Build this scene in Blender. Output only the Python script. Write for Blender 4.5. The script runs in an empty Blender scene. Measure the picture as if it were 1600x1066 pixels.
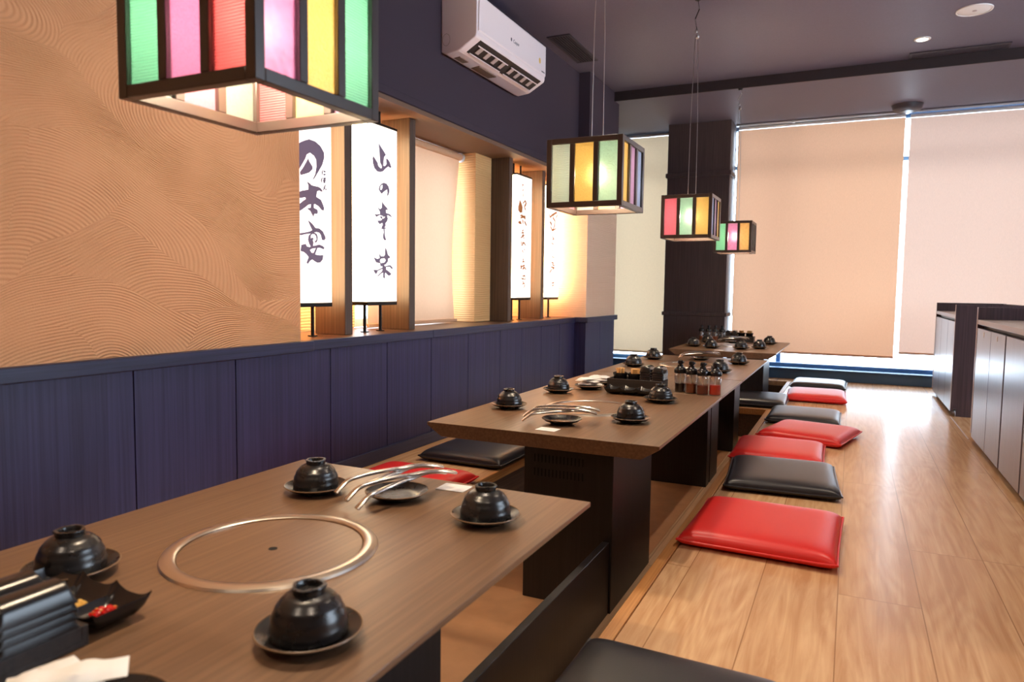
import bpy, bmesh, math, random
from mathutils import Vector, Matrix

SC = bpy.context.scene
COL = SC.collection
PI = math.pi
R = random.Random(7)

# ------------------------------------------------------------------ camera
cam_data = bpy.data.cameras.new('camera')
cam = bpy.data.objects.new('camera', cam_data)
COL.objects.link(cam)
RIGHT = Vector((0.902173, 0.431171, 0.013217))
UP = Vector((-0.043659, 0.060782, 0.997196))
FWD = Vector((-0.429160, 0.900220, -0.073660))
m = Matrix((RIGHT, UP, -FWD)).transposed().to_4x4()
m.translation = Vector((0, 0, 0.8))
cam.matrix_world = m
cam_data.sensor_fit = 'HORIZONTAL'
cam_data.sensor_width = 36.0
cam_data.lens = 1110.0 * 36.0 / 1600.0
cam_data.clip_start = 0.02
cam_data.dof.use_dof = True
cam_data.dof.focus_distance = 2.7
cam_data.dof.aperture_fstop = 5.0
SC.camera = cam

# ------------------------------------------------------------------ world, exposure
world = bpy.data.worlds.new('daylight')
SC.world = world
world.use_nodes = True
wb = world.node_tree.nodes['Background']
wb.inputs[0].default_value = (0.80, 0.90, 1.0, 1)
wb.inputs[1].default_value = 11.0
SC.view_settings.view_transform = 'Standard'
SC.view_settings.look = 'None'
SC.view_settings.gamma = 1.0
SC.view_settings.exposure = 0.26
SC.view_settings.use_curve_mapping = False
SC.cycles.max_bounces = 10
SC.cycles.diffuse_bounces = 5
SC.cycles.glossy_bounces = 4
SC.cycles.transparent_max_bounces = 12
SC.cycles.sample_clamp_indirect = 6.0
SC.cycles.caustics_reflective = False
SC.cycles.caustics_refractive = False
SC.cycles.use_denoising = True

BULB_E = 560.0          # lantern bulbs
SIGN_E = 10.0            # backlit sign paper
SPOT_W = 45.0           # recessed ceiling downlights

# ------------------------------------------------------------------ helpers
def srgb(r, g, b):
    def f(c):
        c /= 255.0
        return c / 12.92 if c <= 0.04045 else ((c + 0.055) / 1.055) ** 2.4
    return (f(r), f(g), f(b), 1.0)


class MB:
    def __init__(self):
        self.v = []
        self.f = []

    def add(self, vs, fs):
        n = len(self.v)
        self.v += [tuple(p) for p in vs]
        self.f += [tuple(i + n for i in q) for q in fs]
        return self

    def box(self, x0, x1, y0, y1, z0, z1):
        return self.add([(x0, y0, z0), (x1, y0, z0), (x1, y1, z0), (x0, y1, z0), (x0, y0, z1), (x1, y0, z1), (x1, y1, z1), (x0, y1, z1)],
                        [(0, 3, 2, 1), (4, 5, 6, 7), (0, 1, 5, 4), (1, 2, 6, 5), (2, 3, 7, 6), (3, 0, 4, 7)])

    def lathe(self, prof, n=40, c=(0, 0, 0), wob=None):
        """prof: list of (r, z); r == 0 closes"""
        vs, fs, rows = [], [], []
        for k, (r, z) in enumerate(prof):
            if r < 1e-6:
                rows.append([len(vs)])
                vs.append((c[0], c[1], c[2] + z))
            else:
                row = []
                for i in range(n):
                    a = 2 * PI * i / n
                    rr = r if wob is None else r * (1 + wob(k, a))
                    row.append(len(vs))
                    vs.append((c[0] + rr * math.cos(a), c[1] + rr * math.sin(a), c[2] + z))
                rows.append(row)
        for A, B in zip(rows, rows[1:]):
            if len(A) == 1 and len(B) == 1:
                continue
            for i in range(n):
                j = (i + 1) % n
                if len(A) == 1:
                    fs.append((A[0], B[i], B[j]))
                elif len(B) == 1:
                    fs.append((A[i], A[j], B[0]))
                else:
                    fs.append((A[i], A[j], B[j], B[i]))
        return self.add(vs, fs)

    def cyl(self, x, y, z0, z1, r, n=20):
        return self.lathe([(0, z0), (r, z0), (r, z1), (0, z1)], n, (x, y, 0))

    def sweep(self, pts, w, t=None, n=10, up=(0, 0, 1), closed=False):
        """tube along pts; w = half width(s) sideways, t = half thickness(es) along up"""
        pts = [Vector(p) for p in pts]
        m_ = len(pts)
        W = w if isinstance(w, (list, tuple)) else [w] * m_
        T = W if t is None else (t if isinstance(t, (list, tuple)) else [t] * m_)
        up = Vector(up)
        vs, fs = [], []
        for i, p in enumerate(pts):
            if closed:
                d = pts[(i + 1) % m_] - pts[i - 1]
            else:
                d = pts[min(i + 1, m_ - 1)] - pts[max(i - 1, 0)]
            d.normalize()
            s = d.cross(up)
            if s.length < 1e-4:
                s = d.cross(Vector((1, 0, 0)))
            s.normalize()
            u = s.cross(d).normalized()
            for k in range(n):
                a = 2 * PI * k / n
                vs.append(p + s * (W[i] * math.cos(a)) + u * (T[i] * math.sin(a)))
        segs = m_ if closed else m_ - 1
        for i in range(segs):
            j = (i + 1) % m_
            for k in range(n):
                l = (k + 1) % n
                fs.append((i * n + k, i * n + l, j * n + l, j * n + k))
        if not closed:
            fs.append(tuple(range(n - 1, -1, -1)))
            fs.append(tuple((m_ - 1) * n + k for k in range(n)))
        return self.add(vs, fs)

    def extrude(self, poly, axis, a0, a1):
        """poly: 2-D outline; axis 'y': poly is (x, z) swept from y=a0 to a1; 'x': (y, z); 'z': (x, y)"""
        n = len(poly)
        def P(q, a):
            if axis == 'y':
                return (q[0], a, q[1])
            if axis == 'x':
                return (a, q[0], q[1])
            return (q[0], q[1], a)
        vs = [P(q, a0) for q in poly] + [P(q, a1) for q in poly]
        fs = [tuple(range(n)), tuple(range(2 * n - 1, n - 1, -1))]
        fs += [(i, i + n, (i + 1) % n + n, (i + 1) % n) for i in range(n)]
        return self.add(vs, fs)

    def xform(self, M):
        self.v = [tuple(M @ Vector(p)) for p in self.v]
        return self

    def build(self, name, mat, parent=None, bevel=0.0, seg=2, smooth=38):
        me = bpy.data.meshes.new(name)
        bm = bmesh.new()
        vv = [bm.verts.new(p) for p in self.v]
        for q in self.f:
            try:
                bm.faces.new([vv[i] for i in q])
            except ValueError:
                pass
        bmesh.ops.recalc_face_normals(bm, faces=bm.faces)
        if bevel > 0:
            es = [e for e in bm.edges if len(e.link_faces) == 2 and e.calc_face_angle(0) > math.radians(30)]
            res = bmesh.ops.bevel(bm, geom=es, offset=bevel, segments=seg, profile=0.5, affect='EDGES', clamp_overlap=True)
            for f in res['faces']:
                f.smooth = True
        elif smooth:
            for f in bm.faces:
                f.smooth = True
            for e in bm.edges:
                if len(e.link_faces) == 2 and e.calc_face_angle(0) > math.radians(smooth):
                    e.smooth = False
        bm.to_mesh(me)
        bm.free()
        me.materials.append(mat)
        o = bpy.data.objects.new(name, me)
        COL.objects.link(o)
        if parent is not None:
            o.parent = parent
        return o


def tag(o, label=None, cat=None, group=None, kind=None):
    if label:
        o['label'] = label
    if cat:
        o['category'] = cat
    if group:
        o['group'] = group
    if kind:
        o['kind'] = kind
    return o


def thing(name, label, cat, loc=(0, 0, 0), rz=0.0, group=None):
    o = bpy.data.objects.new(name, None)
    o.empty_display_size = 0.05
    COL.objects.link(o)
    o.location = loc
    o.rotation_euler = (0, 0, rz)
    return tag(o, label, cat, group)


def dup(root, loc, rz=0.0, label=None, group=None):
    def cp(o, par):
        c = o.copy()
        COL.objects.link(c)
        if par is not None:
            c.parent = par
        for ch in list(o.children):
            cp(ch, c)
        return c
    r = cp(root, None)
    r.location = loc
    r.rotation_euler = (0, 0, rz)
    if label:
        r['label'] = label
    if group:
        r['group'] = group
    return r


def struct(name, mb, mat, bevel=0.0, label=None):
    o = mb.build(name, mat, None, bevel)
    o['kind'] = 'structure'
    if label:
        o['label'] = label
    return o


def flat_curve(name, polys, mat, parent, depth, to3d):
    """filled 2-D outlines (with holes) turned into a thin mesh; to3d maps (u, v, w) to local xyz"""
    cu = bpy.data.curves.new(name, 'CURVE')
    cu.dimensions = '2D'
    cu.fill_mode = 'BOTH'
    cu.extrude = depth / 2
    for pts in polys:
        sp = cu.splines.new('POLY')
        sp.points.add(len(pts) - 1)
        for q, p in zip(sp.points, pts):
            q.co = (p[0], p[1], 0, 1)
        sp.use_cyclic_u = True
    return curve_mesh(name, cu, mat, parent, to3d)


def curve_mesh(name, cu, mat, parent, to3d):
    tmp = bpy.data.objects.new(name + '_tmp', cu)
    COL.objects.link(tmp)
    dg = bpy.context.evaluated_depsgraph_get()
    me = bpy.data.meshes.new_from_object(tmp.evaluated_get(dg))
    bpy.data.objects.remove(tmp)
    bpy.data.curves.remove(cu)
    me.name = name
    for v in me.vertices:
        v.co = to3d(v.co.x, v.co.y, v.co.z)
    me.materials.clear()
    me.materials.append(mat)
    o = bpy.data.objects.new(name, me)
    COL.objects.link(o)
    if parent is not None:
        o.parent = parent
    return o


def text_mesh(name, body, size, mat, parent, to3d, depth=0.0004):
    cu = bpy.data.curves.new(name, 'FONT')
    cu.body = body
    cu.size = size
    cu.extrude = depth
    cu.align_x = 'CENTER'
    cu.align_y = 'CENTER'
    return curve_mesh(name, cu, mat, parent, to3d)


# ------------------------------------------------------------------ materials
def new_mat(name):
    mt = bpy.data.materials.new(name)
    mt.use_nodes = True
    nt = mt.node_tree
    bs = nt.nodes['Principled BSDF']
    return mt, nt, bs


def N(nt, typ, **kw):
    n = nt.nodes.new(typ)
    for k, v in kw.items():
        setattr(n, k, v)
    return n


def plain(name, col, rough=0.5, metal=0.0, spec=0.5, coat=0.0, noise=0.0, nscale=60.0, bump=0.0, var=0.0):
    mt, nt, bs = new_mat(name)
    L = nt.links.new
    bs.inputs['Base Color'].default_value = col
    bs.inputs['Roughness'].default_value = rough
    bs.inputs['Metallic'].default_value = metal
    bs.inputs['Specular IOR Level'].default_value = spec
    bs.inputs['Coat Weight'].default_value = coat
    bs.inputs['Coat Roughness'].default_value = 0.15
    tc = N(nt, 'ShaderNodeTexCoord')
    nz = N(nt, 'ShaderNodeTexNoise')
    nz.inputs['Scale'].default_value = nscale
    nz.inputs['Detail'].default_value = 4
    L(tc.outputs['Object'], nz.inputs['Vector'])
    if var > 0:
        mx = N(nt, 'ShaderNodeMix', data_type='RGBA', blend_type='MULTIPLY')
        mx.inputs[0].default_value = var
        mx.inputs[6].default_value = col
        L(nz.outputs['Fac'], mx.inputs[7])
        L(mx.outputs[2], bs.inputs['Base Color'])
    if noise > 0:
        mr = N(nt, 'ShaderNodeMapRange')
        mr.inputs[3].default_value = rough - noise
        mr.inputs[4].default_value = rough + noise
        L(nz.outputs['Fac'], mr.inputs[0])
        L(mr.outputs[0], bs.inputs['Roughness'])
    if bump > 0:
        bp = N(nt, 'ShaderNodeBump')
        bp.inputs['Strength'].default_value = 0.5
        bp.inputs['Distance'].default_value = bump
        L(nz.outputs['Fac'], bp.inputs['Height'])
        L(bp.outputs[0], bs.inputs['Normal'])
    return mt


def grain(name, c1, c2, axis, rough=0.4, scale=1.0, spec=0.5, coat=0.0, bump=0.0006):
    """laminate / wood with fine grain running along axis (0 x, 1 y, 2 z)"""
    mt, nt, bs = new_mat(name)
    L = nt.links.new
    tc = N(nt, 'ShaderNodeTexCoord')
    mp = N(nt, 'ShaderNodeMapping')
    s = [130 * scale, 130 * scale, 130 * scale]
    s[axis] = 2.2 * scale
    mp.inputs['Scale'].default_value = s
    L(tc.outputs['Object'], mp.inputs['Vector'])
    nz = N(nt, 'ShaderNodeTexNoise')
    nz.inputs['Scale'].default_value = 1.0
    nz.inputs['Detail'].default_value = 5
    nz.inputs['Roughness'].default_value = 0.6
    L(mp.outputs[0], nz.inputs['Vector'])
    cr = N(nt, 'ShaderNodeValToRGB')
    cr.color_ramp.elements[0].position = 0.36
    cr.color_ramp.elements[0].color = c1
    cr.color_ramp.elements[1].position = 0.66
    cr.color_ramp.elements[1].color = c2
    L(nz.outputs['Fac'], cr.inputs[0])
    L(cr.outputs[0], bs.inputs['Base Color'])
    bs.inputs['Roughness'].default_value = rough
    bs.inputs['Specular IOR Level'].default_value = spec
    bs.inputs['Coat Weight'].default_value = coat
    bs.inputs['Coat Roughness'].default_value = 0.2
    bp = N(nt, 'ShaderNodeBump')
    bp.inputs['Strength'].default_value = 0.25
    bp.inputs['Distance'].default_value = bump
    L(nz.outputs['Fac'], bp.inputs['Height'])
    L(bp.outputs[0], bs.inputs['Normal'])
    return mt


def oak(name, c1, c2, rough=0.3, plank=0.195, length=1.25, tint=1.0, spec=0.5):
    mt, nt, bs = new_mat(name)
    L = nt.links.new
    tc = N(nt, 'ShaderNodeTexCoord')
    sx = N(nt, 'ShaderNodeSeparateXYZ')
    L(tc.outputs['Object'], sx.inputs[0])
    cx = N(nt, 'ShaderNodeCombineXYZ')
    L(sx.outputs['Y'], cx.inputs['X'])
    L(sx.outputs['X'], cx.inputs['Y'])
    br = N(nt, 'ShaderNodeTexBrick')
    br.offset = 0.37
    br.offset_frequency = 3
    br.inputs['Scale'].default_value = 1.0
    br.inputs['Brick Width'].default_value = length
    br.inputs['Row Height'].default_value = plank
    br.inputs['Mortar Size'].default_value = 0.0016
    br.inputs['Mortar Smooth'].default_value = 0.3
    br.inputs['Color1'].default_value = (0.0, 0.0, 0.0, 1)
    br.inputs['Color2'].default_value = (1.0, 1.0, 1.0, 1)
    br.inputs['Mortar'].default_value = (0.5, 0.5, 0.5, 1)
    L(cx.outputs[0], br.inputs['Vector'])
    # grain: long stretched noise, distorted per plank
    mp = N(nt, 'ShaderNodeMapping')
    mp.inputs['Scale'].default_value = (34, 2.0, 34)
    off = N(nt, 'ShaderNodeVectorMath', operation='SCALE')
    off.inputs['Scale'].default_value = 9.0
    L(br.outputs['Color'], off.inputs[0])
    ad = N(nt, 'ShaderNodeVectorMath', operation='ADD')
    L(tc.outputs['Object'], ad.inputs[0])
    L(off.outputs[0], ad.inputs[1])
    L(ad.outputs[0], mp.inputs['Vector'])
    nz = N(nt, 'ShaderNodeTexNoise')
    nz.inputs['Scale'].default_value = 1.0
    nz.inputs['Detail'].default_value = 6
    nz.inputs['Roughness'].default_value = 0.62
    nz.inputs['Distortion'].default_value = 1.1
    L(mp.outputs[0], nz.inputs['Vector'])
    # cathedral figure
    mp2 = N(nt, 'ShaderNodeMapping')
    mp2.inputs['Scale'].default_value = (7.0, 0.9, 7.0)
    L(ad.outputs[0], mp2.inputs['Vector'])
    wv = N(nt, 'ShaderNodeTexNoise')
    wv.inputs['Scale'].default_value = 1.0
    wv.inputs['Detail'].default_value = 1.5
    L(mp2.outputs[0], wv.inputs['Vector'])
    ml = N(nt, 'ShaderNodeMath', operation='MULTIPLY')
    ml.inputs[1].default_value = 90.0
    L(wv.outputs['Fac'], ml.inputs[0])
    sn = N(nt, 'ShaderNodeMath', operation='SINE')
    L(ml.outputs[0], sn.inputs[0])
    m2 = N(nt, 'ShaderNodeMath', operation='MULTIPLY_ADD')
    m2.inputs[1].default_value = 0.055
    L(sn.outputs[0], m2.inputs[0])
    L(nz.outputs['Fac'], m2.inputs[2])
    m3 = N(nt, 'ShaderNodeMath', operation='MULTIPLY_ADD')
    m3.inputs[1].default_value = 0.10
    L(br.outputs['Color'], m3.inputs[0])
    L(m2.outputs[0], m3.inputs[2])
    cr = N(nt, 'ShaderNodeValToRGB')
    cr.color_ramp.elements[0].position = 0.36
    cr.color_ramp.elements[0].color = c1
    cr.color_ramp.elements[1].position = 0.72
    cr.color_ramp.elements[1].color = c2
    L(m3.outputs[0], cr.inputs[0])
    mx = N(nt, 'ShaderNodeMix', data_type='RGBA')
    L(br.outputs['Fac'], mx.inputs[0])
    L(cr.outputs[0], mx.inputs[6])
    mx.inputs[7].default_value = (c1[0] * 0.66, c1[1] * 0.62, c1[2] * 0.6, 1)
    L(mx.outputs[2], bs.inputs['Base Color'])
    bs.inputs['Roughness'].default_value = rough
    bs.inputs['Specular IOR Level'].default_value = spec
    bp = N(nt, 'ShaderNodeBump')
    bp.inputs['Strength'].default_value = 0.2
    bp.inputs['Distance'].default_value = 0.0006
    L(nz.outputs['Fac'], bp.inputs['Height'])
    L(bp.outputs[0], bs.inputs['Normal'])
    return mt


def combed_plaster(name, col):
    """trowel-combed plaster: overlapping fans of fine concentric ridges"""
    mt, nt, bs = new_mat(name)
    L = nt.links.new
    tc = N(nt, 'ShaderNodeTexCoord')
    sx = N(nt, 'ShaderNodeSeparateXYZ')
    L(tc.outputs['Object'], sx.inputs[0])
    cx = N(nt, 'ShaderNodeCombineXYZ')
    L(sx.outputs['Y'], cx.inputs['X'])
    L(sx.outputs['Z'], cx.inputs['Y'])
    # warp
    wn = N(nt, 'ShaderNodeTexNoise')
    wn.inputs['Scale'].default_value = 2.2
    wn.inputs['Detail'].default_value = 0.0
    L(cx.outputs[0], wn.inputs['Vector'])
    ws = N(nt, 'ShaderNodeVectorMath', operation='MULTIPLY_ADD')
    ws.inputs[1].default_value = (0.34, 0.34, 0)
    L(wn.outputs['Color'], ws.inputs[0])
    L(cx.outputs[0], ws.inputs[2])
    sq = N(nt, 'ShaderNodeMapping')
    sq.inputs['Scale'].default_value = (1.0, 1.9, 1.0)
    L(ws.outputs[0], sq.inputs['Vector'])
    vo = N(nt, 'ShaderNodeTexVoronoi', voronoi_dimensions='2D', feature='F1')
    vo.inputs['Scale'].default_value = 2.3
    vo.inputs['Randomness'].default_value = 1.0
    L(sq.outputs[0], vo.inputs['Vector'])
    # centre of the fan = cell point pushed away by the cell's random colour
    cc = N(nt, 'ShaderNodeVectorMath', operation='SUBTRACT')
    cc.inputs[1].default_value = (0.5, 0.95, 0.5)
    L(vo.outputs['Color'], cc.inputs[0])
    co = N(nt, 'ShaderNodeVectorMath', operation='SCALE')
    co.inputs['Scale'].default_value = 0.62
    L(cc.outputs[0], co.inputs[0])
    pos = N(nt, 'ShaderNodeVectorMath', operation='ADD')
    L(vo.outputs['Position'], pos.inputs[0])
    L(co.outputs[0], pos.inputs[1])
    dv = N(nt, 'ShaderNodeVectorMath', operation='SUBTRACT')
    L(sq.outputs[0], dv.inputs[0])
    L(pos.outputs[0], dv.inputs[1])
    fl = N(nt, 'ShaderNodeVectorMath', operation='MULTIPLY')
    fl.inputs[1].default_value = (0.72, 0.72, 0)
    L(dv.outputs[0], fl.inputs[0])
    ln = N(nt, 'ShaderNodeVectorMath', operation='LENGTH')
    L(fl.outputs[0], ln.inputs[0])
    fr = N(nt, 'ShaderNodeMath', operation='MULTIPLY')
    fr.inputs[1].default_value = 2 * PI / 0.0105
    L(ln.outputs['Value'], fr.inputs[0])
    si = N(nt, 'ShaderNodeMath', operation='SINE')
    L(fr.outputs[0], si.inputs[0])
    # ridges fade in worn patches
    pn = N(nt, 'ShaderNodeTexNoise')
    pn.inputs['Scale'].default_value = 5.0
    pn.inputs['Detail'].default_value = 3
    L(cx.outputs[0], pn.inputs['Vector'])
    pr = N(nt, 'ShaderNodeMapRange')
    pr.inputs[1].default_value = 0.3
    pr.inputs[2].default_value = 0.6
    pr.inputs[3].default_value = 0.25
    pr.inputs[4].default_value = 1.0
    L(pn.outputs['Fac'], pr.inputs[0])
    mu = N(nt, 'ShaderNodeMath', operation='MULTIPLY')
    L(si.outputs[0], mu.inputs[0])
    L(pr.outputs[0], mu.inputs[1])
    fi = N(nt, 'ShaderNodeTexNoise')
    fi.inputs['Scale'].default_value = 160
    fi.inputs['Detail'].default_value = 2
    L(cx.outputs[0], fi.inputs['Vector'])
    sm = N(nt, 'ShaderNodeMath', operation='MULTIPLY_ADD')
    sm.inputs[1].default_value = 0.5
    L(fi.outputs['Fac'], sm.inputs[0])
    L(mu.outputs[0], sm.inputs[2])
    bp = N(nt, 'ShaderNodeBump')
    bp.inputs['Strength'].default_value = 0.75
    bp.inputs['Distance'].default_value = 0.0016
    L(sm.outputs[0], bp.inputs['Height'])
    L(bp.outputs[0], bs.inputs['Normal'])
    bs.inputs['Base Color'].default_value = col
    bs.inputs['Roughness'].default_value = 0.75
    bs.inputs['Specular IOR Level'].default_value = 0.25
    return mt


def ribbed_plaster(name, col):
    mt, nt, bs = new_mat(name)
    L = nt.links.new
    tc = N(nt, 'ShaderNodeTexCoord')
    wv = N(nt, 'ShaderNodeTexWave', wave_type='BANDS', bands_direction='Z', wave_profile='SIN')
    wv.inputs['Scale'].default_value = 22
    wv.inputs['Distortion'].default_value = 2.0
    wv.inputs['Detail'].default_value = 1.0
    wv.inputs['Detail Scale'].default_value = 0.4
    L(tc.outputs['Object'], wv.inputs['Vector'])
    bp = N(nt, 'ShaderNodeBump')
    bp.inputs['Strength'].default_value = 0.8
    bp.inputs['Distance'].default_value = 0.002
    L(wv.outputs['Fac'], bp.inputs['Height'])
    L(bp.outputs[0], bs.inputs['Normal'])
    bs.inputs['Base Color'].default_value = col
    bs.inputs['Roughness'].default_value = 0.8
    return mt


def emit(name, col, s):
    mt, nt, bs = new_mat(name)
    bs.inputs['Base Color'].default_value = col
    bs.inputs['Emission Color'].default_value = col
    bs.inputs['Emission Strength'].default_value = s
    bs.inputs['Roughness'].default_value = 0.6
    return mt


def stained_glass(name, col, tex, clear=0.35):
    """tinted, textured lantern glass: part see-through, part light-scattering"""
    mt, nt, bs = new_mat(name)
    L = nt.links.new
    nt.nodes.remove(bs)
    out = nt.nodes['Material Output']
    tc = N(nt, 'ShaderNodeTexCoord')
    if tex == 'reed':
        t = N(nt, 'ShaderNodeTexWave', wave_type='BANDS', bands_direction='Z')
        t.inputs['Scale'].default_value = 70
        h = t.outputs['Fac']
    elif tex == 'pebble':
        t = N(nt, 'ShaderNodeTexVoronoi', feature='SMOOTH_F1')
        t.inputs['Scale'].default_value = 70
        h = t.outputs['Distance']
    elif tex == 'crackle':
        t = N(nt, 'ShaderNodeTexNoise')
        t.inputs['Scale'].default_value = 55
        t.inputs['Distortion'].default_value = 2.5
        h = t.outputs['Fac']
    else:
        t = N(nt, 'ShaderNodeTexNoise')
        t.inputs['Scale'].default_value = 260
        h = t.outputs['Fac']
    L(tc.outputs['Object'], t.inputs['Vector'])
    bp = N(nt, 'ShaderNodeBump')
    bp.inputs['Strength'].default_value = 0.7
    bp.inputs['Distance'].default_value = 0.002
    L(h, bp.inputs['Height'])
    mr = N(nt, 'ShaderNodeMapRange')
    mr.inputs[3].default_value = 0.72
    mr.inputs[4].default_value = 1.0
    L(h, mr.inputs[0])
    mc = N(nt, 'ShaderNodeMix', data_type='RGBA', blend_type='MULTIPLY')
    mc.inputs[0].default_value = 1.0
    mc.inputs[6].default_value = col
    L(mr.outputs[0], mc.inputs[7])
    dk = N(nt, 'ShaderNodeMix', data_type='RGBA', blend_type='MULTIPLY')
    dk.inputs[0].default_value = 1.0
    L(mc.outputs[2], dk.inputs[6])
    dk.inputs[7].default_value = (0.75, 0.75, 0.75, 1)
    tr = N(nt, 'ShaderNodeBsdfTranslucent')
    L(dk.outputs[2], tr.inputs['Color'])
    L(bp.outputs[0], tr.inputs['Normal'])
    tp = N(nt, 'ShaderNodeBsdfRefraction')
    tp.inputs['Roughness'].default_value = 0.5
    tp.inputs['IOR'].default_value = 1.38
    sq_ = N(nt, 'ShaderNodeGamma')
    sq_.inputs[1].default_value = 0.5
    L(mc.outputs[2], sq_.inputs[0])
    L(sq_.outputs[0], tp.inputs['Color'])
    L(bp.outputs[0], tp.inputs['Normal'])
    gl = N(nt, 'ShaderNodeBsdfGlossy')
    gl.inputs['Roughness'].default_value = 0.2
    L(bp.outputs[0], gl.inputs['Normal'])
    df = N(nt, 'ShaderNodeBsdfDiffuse')
    L(mc.outputs[2], df.inputs['Color'])
    L(bp.outputs[0], df.inputs['Normal'])
    a0 = N(nt, 'ShaderNodeMixShader')
    a0.inputs[0].default_value = 0.35
    L(tr.outputs[0], a0.inputs[1])
    L(df.outputs[0], a0.inputs[2])
    a = N(nt, 'ShaderNodeMixShader')
    a.inputs[0].default_value = clear
    L(a0.outputs[0], a.inputs[1])
    L(tp.outputs[0], a.inputs[2])
    b = N(nt, 'ShaderNodeMixShader')
    b.inputs[0].default_value = 0.07
    L(a.outputs[0], b.inputs[1])
    L(gl.outputs[0], b.inputs[2])
    L(b.outputs[0], out.inputs['Surface'])
    return mt


def thin_glass(name, tint=(0.95, 0.97, 1.0, 1), refl=0.06):
    mt, nt, bs = new_mat(name)
    L = nt.links.new
    nt.nodes.remove(bs)
    out = nt.nodes['Material Output']
    tp = N(nt, 'ShaderNodeBsdfTransparent')
    tp.inputs['Color'].default_value = tint
    gl = N(nt, 'ShaderNodeBsdfGlossy')
    gl.inputs['Roughness'].default_value = 0.03
    fr = N(nt, 'ShaderNodeLayerWeight')
    fr.inputs['Blend'].default_value = 0.25
    mr = N(nt, 'ShaderNodeMapRange')
    mr.inputs[3].default_value = refl * 0.6
    mr.inputs[4].default_value = 0.6
    L(fr.outputs['Facing'], mr.inputs[0])
    mr.inputs[1].default_value = 0.0
    b = N(nt, 'ShaderNodeMixShader')
    L(mr.outputs[0], b.inputs[0])
    L(tp.outputs[0], b.inputs[1])
    L(gl.outputs[0], b.inputs[2])
    L(b.outputs[0], out.inputs['Surface'])
    return mt


def blind_cloth(name, col, trans, tfac):
    mt, nt, bs = new_mat(name)
    L = nt.links.new
    nt.nodes.remove(bs)
    out = nt.nodes['Material Output']
    tc = N(nt, 'ShaderNodeTexCoord')
    mp = N(nt, 'ShaderNodeMapping')
    mp.inputs['Scale'].default_value = (420, 420, 60)
    L(tc.outputs['Object'], mp.inputs['Vector'])
    nz = N(nt, 'ShaderNodeTexNoise')
    nz.inputs['Scale'].default_value = 1.0
    nz.inputs['Detail'].default_value = 2
    L(mp.outputs[0], nz.inputs['Vector'])
    mr = N(nt, 'ShaderNodeMapRange')
    mr.inputs[3].default_value = 0.88
    mr.inputs[4].default_value = 1.08
    L(nz.outputs['Fac'], mr.inputs[0])
    def mul(c):
        x = N(nt, 'ShaderNodeMix', data_type='RGBA', blend_type='MULTIPLY')
        x.inputs[0].default_value = 1.0
        x.inputs[6].default_value = c
        L(mr.outputs[0], x.inputs[7])
        return x.outputs[2]
    df = N(nt, 'ShaderNodeBsdfDiffuse')
    L(mul(col), df.inputs['Color'])
    tr = N(nt, 'ShaderNodeBsdfTranslucent')
    L(mul(trans), tr.inputs['Color'])
    a = N(nt, 'ShaderNodeMixShader')
    a.inputs[0].default_value = tfac
    L(df.outputs[0], a.inputs[1])
    L(tr.outputs[0], a.inputs[2])
    L(a.outputs[0], out.inputs['Surface'])
    return mt


OAK = oak('oak_floor', srgb(192, 146, 104), srgb(220, 181, 138), rough=0.24)
OAK_PIT = oak('oak_pit_floor', srgb(190, 150, 110), srgb(224, 188, 148), rough=0.4, plank=0.16)
NOSING = grain('oak_nosing', srgb(176, 118, 62), srgb(206, 150, 92), 1, 0.4)
BENCH_FACE = grain('walnut_riser', srgb(62, 46, 36), srgb(92, 70, 54), 1, 0.5)
CEMENT = plain('brown_screed', srgb(196, 144, 98), 0.7, var=0.35, nscale=14, bump=0.001)
TABLE = grain('brown_black_table_laminate', srgb(102, 75, 54), srgb(124, 94, 69), 1, 0.36, spec=0.5)
TABLE_EDGE = TABLE
PED = grain('black_oak_laminate', srgb(20, 17, 18), srgb(34, 29, 30), 2, 0.42)
POST = grain('dark_post_laminate', srgb(70, 56, 48), srgb(92, 75, 64), 2, 0.45)
NAVY_PANEL = grain('navy_stained_panel', srgb(40, 38, 70), srgb(56, 54, 93), 2, 0.5, scale=0.7)
NAVY_TRIM = grain('navy_stained_trim', srgb(34, 38, 64), srgb(50, 54, 86), 1, 0.42)
NAVY_PAINT = plain('aubergine_wall_paint', srgb(58, 46, 59), 0.8, bump=0.0004, nscale=200)
CEIL = plain('dark_plum_ceiling_paint', srgb(106, 99, 119), 0.52, bump=0.0003, nscale=120, var=0.25, spec=0.35)
COLUMN = grain('dark_column_laminate', srgb(58, 47, 48), srgb(78, 64, 64), 2, 0.5)
PLASTER = combed_plaster('combed_tan_plaster', srgb(236, 172, 122))
RIBBED = ribbed_plaster('ribbed_tan_plaster', srgb(236, 184, 122))
SMOOTH_PLASTER = ribbed_plaster('pillar_plaster', srgb(242, 206, 174))
SOFFIT = plain('brown_soffit_paint', srgb(120, 92, 74), 0.6)
LEDGE = grain('brown_ledge_laminate', srgb(92, 66, 50), srgb(120, 90, 68), 1, 0.35)
CAB = grain('dark_cabinet_laminate', srgb(62, 50, 54), srgb(84, 68, 72), 2, 0.33)
CAB_DOOR = grain('satin_cabinet_door', srgb(98, 94, 104), srgb(116, 112, 122), 2, 0.30, spec=0.9)
CAB_TOP = plain('grey_counter_laminate', srgb(150, 134, 122), 0.35)
EDGING = plain('pale_edging', srgb(190, 170, 160), 0.4)
LEATHER_RED = plain('red_leatherette', srgb(224, 42, 38), 0.36, bump=0.0004, nscale=300, spec=0.5)
LEATHER_BLACK = plain('black_leatherette', srgb(35, 34, 39), 0.34, bump=0.0004, nscale=300, spec=0.5)
CERAMIC = plain('black_stoneware_glaze', srgb(26, 24, 25), 0.28, noise=0.08, nscale=40, spec=0.6)
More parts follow.
